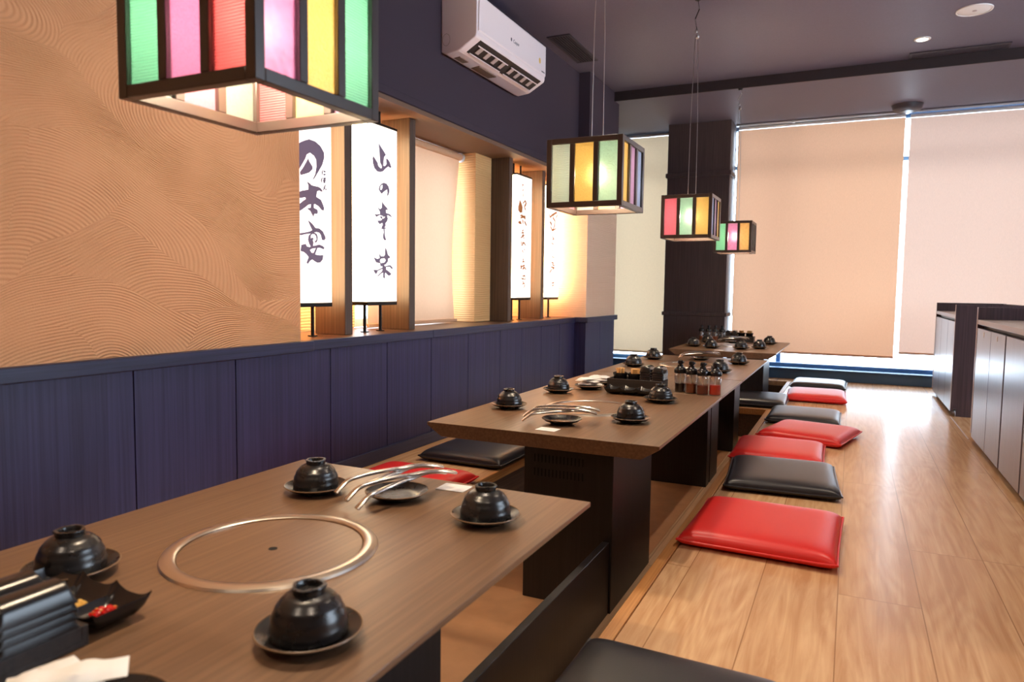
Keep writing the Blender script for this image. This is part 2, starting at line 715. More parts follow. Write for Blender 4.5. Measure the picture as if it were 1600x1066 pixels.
CERAMIC_RIM = plain('bronze_glaze_rim', srgb(120, 92, 66), 0.35)
MELAMINE = plain('black_melamine', srgb(24, 22, 24), 0.25)
BLACK_WOOD = grain('black_wood_box', srgb(30, 24, 22), srgb(48, 38, 34), 0, 0.5)
STEEL = plain('polished_steel', srgb(215, 210, 205), 0.22, 1.0)
RING_STEEL = plain('satin_ring_steel', srgb(216, 204, 188), 0.28, 1.0)
WIRE = plain('steel_wire', srgb(190, 185, 185), 0.3, 1.0)
LAMP_FRAME = plain('dark_lantern_wood', srgb(50, 37, 33), 0.32, spec=0.8)
ALU = plain('blind_aluminium', srgb(220, 225, 232), 0.35, 0.6)
WIN_FRAME = plain('dark_blue_aluminium', srgb(72, 112, 156), 0.35, 0.1)
WHITE_PVC = plain('white_window_plastic', srgb(232, 232, 232), 0.4)
AC_WHITE = plain('white_abs_plastic', srgb(236, 226, 232), 0.32)
AC_DARK = plain('dark_vent_interior', srgb(38, 28, 30), 0.6)
AC_GREY = plain('grey_louver_plastic', srgb(186, 172, 172), 0.4)
STICKER = plain('grey_energy_label', srgb(150, 126, 108), 0.5, var=0.5, nscale=180)
GOLD = plain('gold_badge', srgb(226, 190, 96), 0.35)
INK = emit('grey_ink_on_lit_paper', srgb(92, 80, 98), 0.7)
INK_BROWN = emit('brown_ink_on_lit_paper', srgb(150, 92, 50), 0.7)
LOGO = plain('grey_logo_print', srgb(70, 66, 78), 0.5)
METAL_BLACK = plain('black_metal', srgb(26, 22, 22), 0.4, 0.6)
WHITE_PLASTIC = plain('white_plastic', srgb(238, 236, 234), 0.4)
PAPER = plain('white_paper', srgb(240, 238, 234), 0.6, bump=0.002, nscale=40)
TAN_PAPER = plain('tan_paper_packet', srgb(206, 160, 104), 0.7)
GREY_VENT = plain('dark_vent_paint', srgb(60, 52, 60), 0.5)
BLACK_HOLE = plain('black_hole', srgb(8, 7, 7), 0.9)
CHILI = plain('red_chili', srgb(200, 24, 20), 0.25)
CHILI_SEED = plain('chili_seed', srgb(226, 150, 70), 0.4)
GARLIC = plain('minced_garlic', srgb(226, 178, 88), 0.5, bump=0.002, nscale=300)
CLEAR = thin_glass('clear_bottle_glass', (0.93, 0.93, 0.92, 1), 0.08)
PANE = thin_glass('window_pane_glass', (0.94, 0.97, 1.0, 1), 0.05)
SAUCES = [plain('dark_soy_sauce', srgb(42, 22, 16), 0.3), plain('brown_orange_sauce', srgb(150, 70, 30), 0.35),
          plain('red_brown_sauce', srgb(122, 40, 22), 0.35), plain('red_chili_sauce', srgb(214, 52, 30), 0.35)]
SIGN_FRONT = emit('printed_sign_front', (1.0, 0.96, 0.90, 1), 0.98)
SIGN_PAPER = emit('backlit_sign_paper', (1.0, 0.74, 0.42, 1), SIGN_E)
BULB = emit('warm_bulb', (1.0, 0.80, 0.55, 1), BULB_E)
SPOT_LENS = emit('downlight_lens', (1.0, 0.9, 0.8, 1), 14.0)
BLIND_BIG = blind_cloth('peach_roller_blind', srgb(226, 190, 160), (0.95, 0.50, 0.29, 1), 0.108)
BLIND_PINK = blind_cloth('pink_beige_roller_blind', srgb(226, 200, 182), (0.95, 0.62, 0.47, 1), 0.108)
BLIND_NICHE = blind_cloth('tan_roller_blind', srgb(226, 186, 150), (0.9, 0.56, 0.36, 1), 0.14)
BLIND_PALE = blind_cloth('beige_roller_blind', srgb(226, 205, 170), (0.86, 0.62, 0.38, 1), 0.14)

# ------------------------------------------------------------------ room shell
CZ, CZ2, STEP_Y = 2.43, 2.36, 5.78
YB = 7.10
XW = -1.93            # recessed part of the left wall
XN = -1.915           # plastered part next to the viewer
XR = 3.3
YN = -2.6

PIT_A = (-0.75, 5.08)
PIT_B = (5.86, 6.78)
PX0, PX1, PZ = -1.38, -0.456, -0.20

fl = MB()
fl.box(PX1, XR, YN, YB + 0.25, -0.3, 0.0)
fl.box(-2.5, PX0, YN, YB + 0.25, -0.3, 0.0)
fl.box(PX0, PX1, YN, PIT_A[0], -0.3, 0.0)
fl.box(PX0, PX1, PIT_A[1], PIT_B[0], -0.3, 0.0)
fl.box(PX0, PX1, PIT_B[1], YB + 0.25, -0.3, 0.0)
struct('floor', fl, OAK)
struct('floor_pit', MB().box(-0.65, PX1 - 0.001, PIT_A[0] + 0.001, PIT_A[1] - 0.001, -0.29, PZ).box(PX0 + 0.001, PX1 - 0.001, PIT_B[0] + 0.001, PIT_B[1] - 0.001, -0.29, PZ), OAK_PIT)
struct('floor_duct', MB().box(PX0 + 0.001, -0.651, PIT_A[0] + 0.001, PIT_A[1] - 0.001, -0.29, PZ), CEMENT)
tr = MB()
for a, b in (PIT_A, PIT_B):
    tr.box(PX1 - 0.036, PX1 - 0.003, a + 0.002, b - 0.002, -0.035, 0.003)
    tr.box(PX0 + 0.002, PX0 + 0.02, a + 0.002, b - 0.002, -0.035, 0.003)
struct('trim_1', tr, NOSING, 0.002)
tr = MB()
for a, b in (PIT_A, PIT_B):
    tr.box(PX0 + 0.0005, PX0 + 0.012, a + 0.002, b - 0.002, PZ + 0.001, -0.036)
tr.box(PX0 + 0.02, PX1 - 0.04, PIT_A[1] - 0.012, PIT_A[1] - 0.0005, PZ + 0.001, -0.04)
tr.box(PX0 + 0.02, PX1 - 0.04, PIT_B[1] - 0.012, PIT_B[1] - 0.0005, PZ + 0.001, -0.04)
struct('trim_2', tr, BENCH_FACE)
struct('trim_3', MB().box(PX0 + 0.02, PX1 - 0.04, PIT_A[1] - 0.02, PIT_A[1] - 0.0005, -0.04, 0.003), NOSING, 0.002)

cl = MB().box(-2.6, XR, YN, STEP_Y, CZ, CZ + 0.2).box(-2.6, XR, STEP_Y, YB + 0.3, CZ2, CZ + 0.2)
struct('ceiling', cl, CEIL)
struct('trim_11', MB().box(-1.92, XR, STEP_Y - 0.012, STEP_Y - 0.0005, CZ2 - 0.006, CZ - 0.001), plain('dark_step_paint', srgb(44, 32, 34), 0.7))

# left wall: plastered length, recessed niche, pillar
struct('wall_left', MB().box(-2.45, XN, YN, 2.12, 0.585, CZ), PLASTER)
wl = MB()
seams = [-2.5, -2.05, -1.68, -1.30, -0.91, -0.52, -0.14, 0.25, 0.63, 1.02, 1.408, 1.796, 2.15]
for a, b in zip(seams, seams[1:]):
    wl.box(-2.0, XN, a + 0.002, b - 0.002, 0.0, 0.545)
wl.box(-2.45, -1.925, YN, 2.12, 0.0, 0.545)
struct('wall_left_dado', wl, NAVY_PANEL, 0.0012)
wl = MB()
seams = [2.152, 2.31, 2.708, 3.091, 3.481, 3.88, 4.20, 4.519, 4.86, 5.169]
for a, b in zip(seams, seams[1:]):
    wl.box(-2.0, XW, a + 0.002, b - 0.002, 0.0, 0.545)
wl.box(-2.45, XW - 0.008, 2.15, 5.17, 0.0, 0.545)
struct('wall_left_niche_dado', wl, NAVY_PANEL, 0.0012)
struct('trim_4', MB().box(-1.99, XN + 0.028, YN, 2.165, 0.545, 0.586), NAVY_TRIM, 0.003)
struct('trim_5', MB().box(-1.95, XW + 0.012, 2.166, 3.09, 0.545, 0.584).box(-1.95, XW + 0.012, 3.092, 5.165, 0.545, 0.584), NAVY_TRIM, 0.002)
struct('sill_niche', MB().box(-2.36, -1.951, 2.13, 5.168, 0.548, 0.583), LEDGE)
struct('baseboard_left', MB().box(-1.93, XN + 0.012, YN, 2.15, 0.0005, 0.06).box(XW, XW + 0.012, 2.16, 5.15, 0.0005, 0.06), NAVY_TRIM, 0.003)
# niche shell
NB = -2.33
nb = MB().box(NB - 0.12, NB, 2.12, 2.98, 0.585, 1.66).box(NB - 0.12, NB, 3.96, 5.17, 0.585, 1.66)
nb.box(NB - 0.12, NB, 2.98, 3.96, 1.60, 1.66)
nb.box(NB + 0.001, -2.15, 3.95, 4.27, 0.586, 1.659)
struct('wall_left_niche', nb, RIBBED)
struct('wall_left_upper', MB().box(-2.45, XW, 2.121, 5.169, 1.662, CZ), NAVY_PAINT)
struct('trim_6', MB().box(XW, XW + 0.006, 2.13, 5.16, 1.664, 1.70), NAVY_PAINT, 0.002)
struct('ceiling_niche', MB().box(NB, XW - 0.002, 2.121, 5.169, 1.64, 1.662), SOFFIT)
# pillar
XP = -1.84
struct('pillar', MB().box(-2.45, XP, 5.17, 5.90, 0.584, 1.66), SMOOTH_PLASTER)
struct('pillar_upper', MB().box(-2.45, XP - 0.002, 5.17, 5.90, 1.661, CZ), NAVY_PAINT)
pd = MB().box(-2.45, XP - 0.004, 5.172, 5.898, 0.0, 0.545)
for a, b in ((5.172, 5.52), (5.524, 5.898)):
    pd.box(XP - 0.01, XP, a, b, 0.0, 0.545)
struct('pillar_dado', pd, NAVY_PANEL, 0.001)
struct('trim_7', MB().box(-1.929, XP + 0.022, 5.148, 5.92, 0.546, 0.586), NAVY_TRIM, 0.003)
struct('wall_left_back', MB().box(-2.55, -2.42, 5.90, YB + 0.3, 0.0, CZ), NAVY_PAINT)
# niche window
w2 = MB()
for y0, y1 in ((2.98, 3.03), (3.90, 3.96), (3.44, 3.48)):
    w2.box(NB - 0.09, NB - 0.03, y0, y1, 0.585, 1.60)
w2.box(NB - 0.09, NB - 0.03, 3.03, 3.90, 0.585, 0.63).box(NB - 0.09, NB - 0.03, 3.03, 3.90, 1.55, 1.60)
struct('window_2', w2, WHITE_PVC, 0.003)
struct('window_2_pane', MB().box(NB - 0.062, NB - 0.058, 3.03, 3.90, 0.63, 1.55), PANE)

# back window wall
WZ0, WZ1 = 0.135, 2.345
bw = MB().box(-2.42, XR, YB + 0.02, YB + 0.25, 0.0, 0.10).box(-2.42, XR, YB + 0.02, YB + 0.25, WZ1 + 0.012, CZ)
struct('wall_back', bw, WIN_FRAME)
struct('trim_8', MB().box(-2.42, XR, YB - 0.08, YB + 0.02, 0.0005, 0.088).box(-2.42, XR, YB - 0.095, YB + 0.02, 0.089, 0.101), WIN_FRAME, 0.003)
w1 = MB()
for xa in (-2.40, -1.68, -0.62, 0.36, 1.52, 2.60):
    hw = 0.022
    if abs(xa - 0.36) < 0.01:
        continue
    w1.box(xa - hw, xa + hw, YB + 0.17, YB + 0.20, 0.10, WZ1 + 0.012)
w1.box(-2.42, XR, YB + 0.055, YB + 0.125, 0.101, WZ0).box(-2.42, XR, YB + 0.055, YB + 0.125, WZ1 - 0.02, WZ1 + 0.012).box(-2.42, XR, YB + 0.07, YB + 0.11, 1.965, 2.0)
struct('window_1', w1, WIN_FRAME, 0.004)
struct('window_1_pane', MB().box(-2.42, XR, YB + 0.088, YB + 0.092, WZ0, 1.965).box(-2.42, XR, YB + 0.088, YB + 0.092, 2.0, WZ1 - 0.02), PANE)
# dark column in front of the window
cm = MB().box(-1.632, -1.058, 6.80, YB + 0.02, 0.002, CZ2)
struct('column', cm, COLUMN, 0.004)
struct('trim_9', MB().box(-1.646, -1.044, 6.786, YB, 1.865, 1.905).box(-1.646, -1.044, 6.786, YB, 0.565, 0.60), COLUMN, 0.004)
# unseen sides of the room
wr = MB().box(XR, XR + 0.15, YN, YB + 0.3, 0.0, 0.45).box(XR, XR + 0.15, YN, YB + 0.3, 2.25, CZ)
for ya, yb in ((YN, 1.6), (4.4, YB + 0.3)):
    wr.box(XR, XR + 0.15, ya, yb, 0.45, 2.25)
struct('wall_right', wr, plain('cream_wall_paint', srgb(214, 196, 178), 0.8))
w3 = MB()
for ya, yb in ((1.6, 4.4),):
    w3.box(XR + 0.05, XR + 0.1, ya, yb, 0.45, 0.5).box(XR + 0.05, XR + 0.1, ya, yb, 2.2, 2.25)
    for y in (ya, (ya + yb) / 2 - 0.025, yb - 0.05):
        w3.box(XR + 0.05, XR + 0.1, y, y + 0.05, 0.5, 2.2)
struct('window_3', w3, WIN_FRAME)
struct('window_3_pane', MB().box(XR + 0.073, XR + 0.077, 1.6, 4.4, 0.5, 2.2), PANE)
struct('wall_near', MB().box(-2.6, XR, YN - 0.15, YN, 0.0, CZ), plain('warm_wall_paint', srgb(190, 160, 132), 0.8))
GLYPHS = {
 1: [
  ('f', [(-109,137),(-113,175),(-88,219),(-63,237),(-37,249),(-12,258),(23,256),(54,244),(78,220),(79,199),(66,167),(41,134),(15,102),(6,96),(24,124),(31,153),(30,182),(16,197),(-8,205),(-28,194),(-36,177),(-55,151),(-81,118),(-101,104)]),
  ('f', [(-19,180),(-13,169),(6,151),(6,140),(-13,124),(-39,114),(-64,106),(-68,117),(-47,141),(-30,164)]),
  ('s6', [(70,146),(65,134),(66,126)]),
  ('s6', [(74,142),(88,142)]),
  ('s6', [(73,129),(79,129),(88,131)]),
  ('s6', [(66,114),(60,102),(62,92)]),
  ('s6', [(72,111),(90,115)]),
  ('s6', [(70,104),(89,107)]),
  ('s6', [(82,117),(82,98),(74,95),(73,99),(86,98)]),
  ('s6', [(86,87),(78,75),(71,62),(81,74),(87,66),(95,74)]),
  ('f', [(-27,86),(-12,81),(0,74),(23,73),(40,73),(55,70),(68,59),(62,55),(47,59),(33,53),(30,42),(28,30),(57,21),(69,4),(77,-11),(73,-22),(61,-20),(42,-7),(20,0),(13,-2),(13,-17),(34,-22),(38,-33),(32,-40),(17,-40),(14,-45),(10,-54),(-2,-40),(-8,-32),(-29,-23),(-6,-19),(-3,-4),(-20,-7),(-39,-20),(-66,-36),(-93,-42),(-75,-12),(-47,7),(-38,11),(-34,15),(-38,21),(-65,14),(-92,17),(-83,34),(-56,45),(-38,49),(-19,54),(-18,70)]),
  ('f', [(-24,-70),(3,-83),(22,-99),(46,-99),(68,-110),(80,-126),(86,-138),(75,-147),(62,-145),(56,-127),(46,-117),(29,-115),(14,-118),(29,-123),(36,-137),(31,-154),(21,-161),(18,-155),(28,-146),(26,-133),(17,-125),(2,-125),(-7,-132),(-7,-145),(2,-139),(12,-147),(4,-149),(9,-160),(6,-174),(21,-172),(43,-166),(67,-171),(78,-178),(72,-185),(52,-180),(33,-181),(25,-196),(18,-209),(49,-211),(69,-209),(66,-228),(49,-242),(32,-243),(13,-236),(1,-230),(-13,-237),(-25,-250),(-34,-245),(-20,-222),(-34,-210),(-50,-202),(-68,-199),(-63,-174),(-38,-168),(-31,-178),(-15,-181),(-8,-177),(-17,-166),(-24,-149),(-19,-133),(-7,-124),(-40,-129),(-67,-136),(-76,-128),(-40,-122),(-12,-116),(2,-109),(-11,-91)]),
  ('h', [(-13,-192),(-1,-186),(24,-182),(9,-203),(-3,-203)]),
 ],
 2: [
  ('f', [(-33,331),(-23,323),(13,296),(24,287),(9,274),(2,233),(17,233),(31,246),(25,266),(33,272),(53,260),(68,237),(61,230),(42,235),(17,219),(-1,205),(-23,199),(-44,199),(-65,210),(-76,229),(-80,253),(-75,264),(-58,252),(-42,239),(-37,225),(-19,217),(-9,219),(-9,231),(-21,242),(-26,287)]),
  ('f', [(6,153),(28,152),(46,140),(53,122),(46,104),(33,92),(37,111),(35,126),(17,117),(6,111),(-10,99),(-23,108),(-32,117),(-28,132),(-12,146)]),
  ('h', [(-5,144),(-21,131),(-22,118),(-12,116),(-4,127),(-1,138)]),
  ('f', [(-6,64),(3,55),(17,46),(35,36),(42,26),(35,30),(23,27),(25,13),(54,11),(75,0),(67,-2),(41,4),(32,1),(40,-13),(32,-27),(19,-37),(23,-46),(14,-56),(28,-59),(27,-62),(13,-63),(14,-89),(19,-104),(27,-113),(22,-117),(9,-116),(0,-103),(6,-83),(5,-65),(-12,-66),(-9,-56),(0,-43),(-6,-36),(-25,-45),(-37,-37),(-43,-30),(-12,-25),(-6,-19),(-22,-12),(-23,-8),(-3,-6),(3,-4),(-25,-1),(-52,-13),(-67,1),(-52,-2),(-22,4),(-25,16),(-43,34),(-22,26),(-9,34)]),
  ('h', [(-6,-8),(20,-5),(6,-15),(-5,-17)]),
  ('f', [(21,-152),(32,-166),(40,-185),(57,-193),(57,-201),(41,-203),(40,-218),(22,-232),(9,-235),(17,-242),(41,-237),(61,-235),(74,-242),(81,-249),(77,-255),(64,-248),(54,-242),(25,-245),(25,-256),(48,-265),(68,-276),(61,-284),(44,-286),(19,-270),(14,-283),(17,-294),(13,-300),(4,-296),(2,-283),(3,-272),(-13,-276),(-37,-291),(-44,-289),(-6,-265),(-3,-254),(-44,-266),(-44,-271),(-56,-281),(-68,-270),(-74,-261),(-43,-261),(-3,-248),(-6,-241),(-19,-243),(-22,-228),(-53,-226),(-68,-208),(-70,-203),(-46,-209),(-25,-204),(-31,-184),(-39,-174),(-25,-186),(-16,-195),(9,-194),(17,-186),(17,-167)]),
  ('h', [(-13,-206),(13,-203),(23,-212),(13,-223),(0,-225),(-13,-228),(-23,-223),(-24,-214)]),
 ],
 3: [
  ('s4', [(-33,361),(-23,348),(-30,331),(-18,330)]),
  ('s4', [(-37,347),(-17,352)]),
  ('s4', [(-36,341),(-17,345)]),
  ('s4', [(-39,307),(-18,317),(-12,310),(-24,301)]),
  ('s4', [(-19,295),(-20,275),(-21,260)]),
  ('f', [(-72,244),(-40,218),(-25,196),(-34,163),(-62,156),(-91,169),(-94,196),(-79,222)]),
  ('f', [(-26,226),(-7,238),(17,253),(40,231),(28,214),(11,204),(31,184),(23,179),(-1,197),(2,213),(21,229),(12,240),(-18,219)]),
  ('f', [(-36,177),(-26,172),(20,154),(14,149),(-29,166)]),
  ('f', [(-69,136),(-41,150),(-18,144),(21,146),(26,125),(12,119),(-3,128),(-32,125),(-51,118),(-61,124),(-38,138),(-61,132)]),
  ('f', [(-93,92),(-75,103),(-51,103),(-39,86),(-60,81),(-84,85)]),
  ('f', [(-29,119),(-11,113),(-10,89),(-21,87)]),
  ('f', [(-3,110),(22,106),(48,84),(36,78),(13,95)]),
  ('s7', [(-3,49),(-29,38),(-18,32),(-34,25),(3,33)]),
  ('s7', [(-2,34),(-18,10),(-28,6),(20,15)]),
  ('s7', [(-51,-8),(4,10)]),
  ('s7', [(-7,0),(10,-12)]),
  ('s7', [(-43,-31),(-44,-56)]),
  ('s7', [(-27,-29),(-26,-61),(-42,-56)]),
  ('s7', [(0,-25),(-18,-41),(25,-37)]),
  ('s7', [(0,-33),(-23,-58)]),
  ('s7', [(0,-39),(37,-55)]),
  ('s7', [(-25,-87),(-12,-99),(-7,-111)]),
  ('s7', [(10,-79),(25,-91)]),
  ('s7', [(-4,-129),(-6,-139)]),
  ('s7', [(-14,-150),(5,-151)]),
  ('s7', [(-3,-152),(-1,-166)]),
  ('s7', [(-19,-168),(19,-164)]),
  ('s7', [(-51,-198),(-16,-202)]),
  ('s7', [(-32,-185),(-31,-219)]),
  ('s7', [(-47,-216),(-24,-202)]),
  ('s7', [(-23,-198),(30,-191)]),
  ('s7', [(5,-183),(10,-235)]),
  ('s7', [(6,-205),(-20,-221)]),
  ('s7', [(9,-203),(50,-219)]),
  ('s7', [(-17,-259),(-24,-283),(1,-284),(18,-253)]),
  ('s7', [(-10,-263),(30,-262),(32,-283),(6,-289)]),
  ('s7', [(-14,-302),(4,-307)]),
  ('s7', [(-20,-321),(18,-312),(29,-326),(5,-348)]),
 ],
 4: [
  ('s14', [(-88,202),(-67,177),(-24,197),(59,225),(67,201),(48,177)]),
  ('s14', [(3,198),(-11,179),(31,159),(24,122),(-10,92)]),
  ('s14', [(-74,144),(-38,130),(-49,106),(-19,85),(55,104)]),
  ('s14', [(-48,155),(-47,119)]),
  ('s7', [(-17,42),(11,27)]),
  ('s7', [(23,26),(-16,17)]),
  ('s7', [(-28,12),(-23,-11),(16,-17)]),
  ('s7', [(-13,-51),(-8,-72)]),
  ('s7', [(9,-86),(-13,-109),(28,-116),(-9,-124)]),
  ('s7', [(-26,-151),(28,-157)]),
  ('s7', [(-11,-165),(41,-177)]),
  ('s7', [(-36,-185),(42,-191)]),
  ('s7', [(33,-189),(-9,-206)]),
  ('s7', [(-14,-201),(-69,-237)]),
  ('s7', [(-7,-238),(-3,-266),(10,-275)]),
  ('s7', [(-13,-306),(38,-301)]),
  ('s7', [(-9,-315),(0,-326),(39,-318)]),
 ],
}

# ------------------------------------------------------------------ roller blinds on the back window
def roller_blind(x0, x1, z0, z1, mat, label, grp, y=YB - 0.01, bow=0.0):
    t = thing('roller_blind', label, 'blind', ((x0 + x1) / 2, y, z1), 0, grp)
    hw = (x1 - x0) / 2
    nx, nz = 26, 20
    vs, fs = [], []
    for j in range(nz + 1):
        for i in range(nx + 1):
            u = -1 + 2 * i / nx
            v = j / nz
            edge = max(0.0, abs(u) - 0.82) / 0.18
            vs.append((u * hw, -0.006 - bow * v * edge ** 2 + 0.003 * math.sin(7 * u + 2 * v), -0.02 - v * (z1 - z0 - 0.035)))
    for j in range(nz):
        for i in range(nx):
            a = j * (nx + 1) + i
            fs.append((a, a + 1, a + nx + 2, a + nx + 1))
    cb = MB().add(vs, fs).build('cloth', mat, t, smooth=80)
    MB().box(-hw, hw, -0.015 - bow * 0, 0.001, -(z1 - z0) , -(z1 - z0) + 0.018).build('bottom_bar', mat, t, 0.003)
    MB().sweep([(-hw, 0, 0), (hw, 0, 0)], 0.018, n=14).build('roller_tube', ALU, t)
    return t


BG = 'roller blinds on the far window'
roller_blind(-2.40, -1.655, 0.166, 2.34, BLIND_PALE, 'narrow beige roller blind between the plastered pillar and the dark column', BG)
roller_blind(-1.035, 0.350, 0.228, 2.335, BLIND_BIG, 'wide peach roller blind right beside the dark column', BG)
roller_blind(0.388, 1.80, 0.27, 2.325, BLIND_PINK, 'wide peach roller blind hanging behind the service cabinets', BG)
roller_blind(1.84, 3.2, 0.27, 2.325, BLIND_PINK, 'peach roller blind in the far corner beyond the service cabinets', BG)
# aluminium head rail above them
hr = thing('blind_head_rail', 'long shiny aluminium rail along the top of the far window', 'rail', (0, YB - 0.055, 2.350))
MB().box(-1.05, 3.2, -0.02, 0.02, -0.006, 0.007).build('rail', ALU, hr, 0.002)
for x in (-0.55, 0.36, 1.2, 2.2):
    MB().box(x - 0.012, x + 0.012, -0.024, 0.02, -0.012, 0.0085).build('bracket', ALU, hr, 0.002)
# side guide / pull chain next to the column
ch = thing('blind_pull_chain', 'thin steel bead chain hanging beside the dark column', 'chain', (-1.045, 7.0, 2.33))
MB().sweep([(0, 0, 0), (0.002, 0, -0.7), (0.0, 0.0, -1.76)], 0.004, n=8).build('chain', WIRE, ch)
MB().sweep([(0.022, 0.01, 0), (0.02, 0.01, -0.8), (0.021, 0.01, -1.76)], 0.004, n=8).build('chain', WIRE, ch)

# niche roller blind, buckled on its free edge
nb_ = thing('roller_blind', 'creased tan roller blind in the wall niche between the lit signs', 'blind', (-2.25, 3.47, 1.612))
vs, fs = [], []
ny, nz = 30, 24
for j in range(nz + 1):
    v = j / nz
    for i in range(ny + 1):
        u = i / ny
        edge = max(0.0, u - 0.55) / 0.45
        x = 0.004 + 0.022 * edge * math.sin(PI * min(1, v * 1.02)) * math.sin(3.3 * u + 1.4 * v + 0.4) + 0.012 * math.sin(9 * u + 3 * v) * v * edge
        yr = 0.440 - 0.012 * math.sin(PI * v * 0.92) ** 2 - 0.035 * v
        y = -0.49 + u * (yr + 0.49)
        vs.append((x, y, -0.02 - v * 0.985))
for j in range(nz):
    for i in range(ny):
        a = j * (ny + 1) + i
        fs.append((a, a + 1, a + ny + 2, a + ny + 1))
MB().add(vs, fs).build('cloth', BLIND_NICHE, nb_, smooth=80)
MB().box(-0.004, 0.012, -0.49, 0.42, -1.022, -1.004).build('bottom_bar', BLIND_NICHE, nb_, 0.003)
MB().sweep([(0, -0.50, 0), (0, 0.455, 0)], 0.021, n=16).build('roller_tube', BLIND_NICHE, nb_)
MB().sweep([(0, 0.456, 0), (0, 0.47, 0)], 0.03, n=18).build('end_bracket', WHITE_PVC, nb_)

# ------------------------------------------------------------------ posts and lit signs in the niche
PLAB = ['dark square post on the niche ledge between the first two lit signs',
        'dark square post on the niche ledge just before the creased blind',
        'dark square post on the niche ledge just past the ribbed column',
        'dark square post on the niche ledge between the two farthest lit signs']
for y, lab in zip((2.545, 3.05, 4.19, 4.735), PLAB):
    p_ = MB().box(-0.085, 0.085, -0.026, 0.026, 0.0, 1.055).build('niche_post', POST, None, 0.002)
    p_.location = (-2.105, y, 0.584)
    tag(p_, lab, 'post', 'dark posts standing in the wall niche')


def stroke(pts, w):
    P = [Vector((a / 1000.0, b / 1000.0)) for a, b in pts]
    if len(P) == 2:
        P.insert(1, (P[0] + P[1]) / 2)
    n = len(P)
    Lf, Rt = [], []
    for i, p in enumerate(P):
        d = (P[min(i + 1, n - 1)] - P[max(i - 1, 0)]).normalized()
        q = Vector((-d.y, d.x))
        k = w * (0.55 if i == 0 else 0.35 if i == n - 1 else 1.0)
        Lf.append(p + q * k)
        Rt.append(p - q * k)
    return [tuple(a) for a in Lf + Rt[::-1]]


def lit_sign(num, yc, width, z0, z1, ink, label, rods):
    t = thing('lit_sign', label, 'sign', (-2.09, yc, 0.584), 0, 'backlit paper signs with brush writing in the niche')
    hw = width / 2
    MB().box(-0.058, 0.0565, -hw + 0.001, hw - 0.001, z0 - 0.584 + 0.018, z1 - 0.584 - 0.012).build('paper_box', SIGN_PAPER, t)
    MB().box(0.0566, 0.0582, -hw + 0.001, hw - 0.001, z0 - 0.584 + 0.018, z1 - 0.584 - 0.012).build('printed_front', SIGN_FRONT, t)
    MB().box(-0.06, 0.06, -hw, hw, z0 - 0.584, z0 - 0.584 + 0.017).build('bottom_plate', METAL_BLACK, t, 0.001)
    MB().box(-0.06, 0.06, -hw, hw, z1 - 0.584 - 0.011, z1 - 0.584).build('top_plate', METAL_BLACK, t, 0.001)
    for dy in (-0.062, 0.062):
        MB().cyl(0.0, dy, 0.0005, 0.004, 0.021, 20).cyl(0.0, dy, 0.004, z0 - 0.584, 0.0075, 12).build('leg', METAL_BLACK, t)
    for dy in (-0.055, 0.055):
        MB().cyl(0.0, dy, z1 - 0.584, 1.639 - 0.584, 0.0065, 12).build('hanging_rod', METAL_BLACK, t)
    zc = 1.14 if num < 3 else 1.15
    ycent = {1: 2.32, 2: 2.815, 3: 4.425, 4: 4.95}[num]
    fills, strokes = [], []
    for kind, pts in GLYPHS[num]:
        if kind in ('f', 'h'):
            fills.append([(a / 1000.0, b / 1000.0) for a, b in pts])
        else:
            strokes.append(stroke(pts, {'s4': 0.0038, 's6': 0.0036, 's7': 0.0058, 's14': 0.008}[kind]))
    dy, dz = ycent - yc, zc - 0.584
    def to3d(u, v, w):
        return (0.0588 + w, u + dy, v + dz)
    me_parts = []
    if fills:
        clip = [[(max(-hw - dy + 0.004, min(hw - dy - 0.004, a)), b) for a, b in P] for P in fills]
        me_parts.append(flat_curve('lettering', clip, ink, t, 0.0008, to3d))
    for s in strokes:
        pass
    if strokes:
        mb = MB()
        for s in strokes:
            n = len(s) // 2
            Lf, Rt = s[:n], s[n:][::-1]
            vs = [to3d(a, b, 0.0003) for a, b in Lf] + [to3d(a, b, 0.0003) for a, b in Rt]
            mb.add(vs, [(i, i + 1, n + i + 1, n + i) for i in range(n - 1)])
        mb.build('lettering', ink, t, smooth=0)
    return t


lit_sign(1, 2.325, 0.240, 0.712, 1.565, INK, 'tall lit paper sign half hidden by the combed plaster wall', 2)
lit_sign(2, 2.812, 0.238, 0.712, 1.565, INK, 'tall lit paper sign with four large grey characters before the creased blind', 2)
lit_sign(3, 4.43, 0.240, 0.722, 1.565, INK_BROWN, 'tall lit paper sign with small brown writing right after the ribbed column', 2)
lit_sign(4, 4.955, 0.236, 0.722, 1.565, INK_BROWN, 'farthest tall lit paper sign, partly hidden behind a stained glass lantern', 2)

# ------------------------------------------------------------------ air conditioner
ac = thing('air_conditioner', 'white split air conditioner high on the dark wall above the niche', 'air conditioner', (XW, 3.6, 1.975))
W2, D, H = 0.43, 0.205, 0.285
prof = [(0.0, 0.012), (0.0, H), (D - 0.03, H), (D - 0.008, H - 0.008), (D, H - 0.03), (D, 0.085)]
prof += [(D - 0.0015, 0.074), (0.199, 0.064), (0.112, 0.0135), (0.098, 0.008), (0.03, 0.0)]
MB().extrude([(x, z) for x, z in prof], 'y', -W2, W2).build('housing', AC_WHITE, ac, 0.006, 3)
MB().extrude([(D + 0.0005, H - 0.012), (D + 0.006, H - 0.018), (D + 0.006, 0.10), (D + 0.0005, 0.092)], 'y', -W2 + 0.012, W2 - 0.004).build('front_panel', AC_WHITE, ac, 0.003)
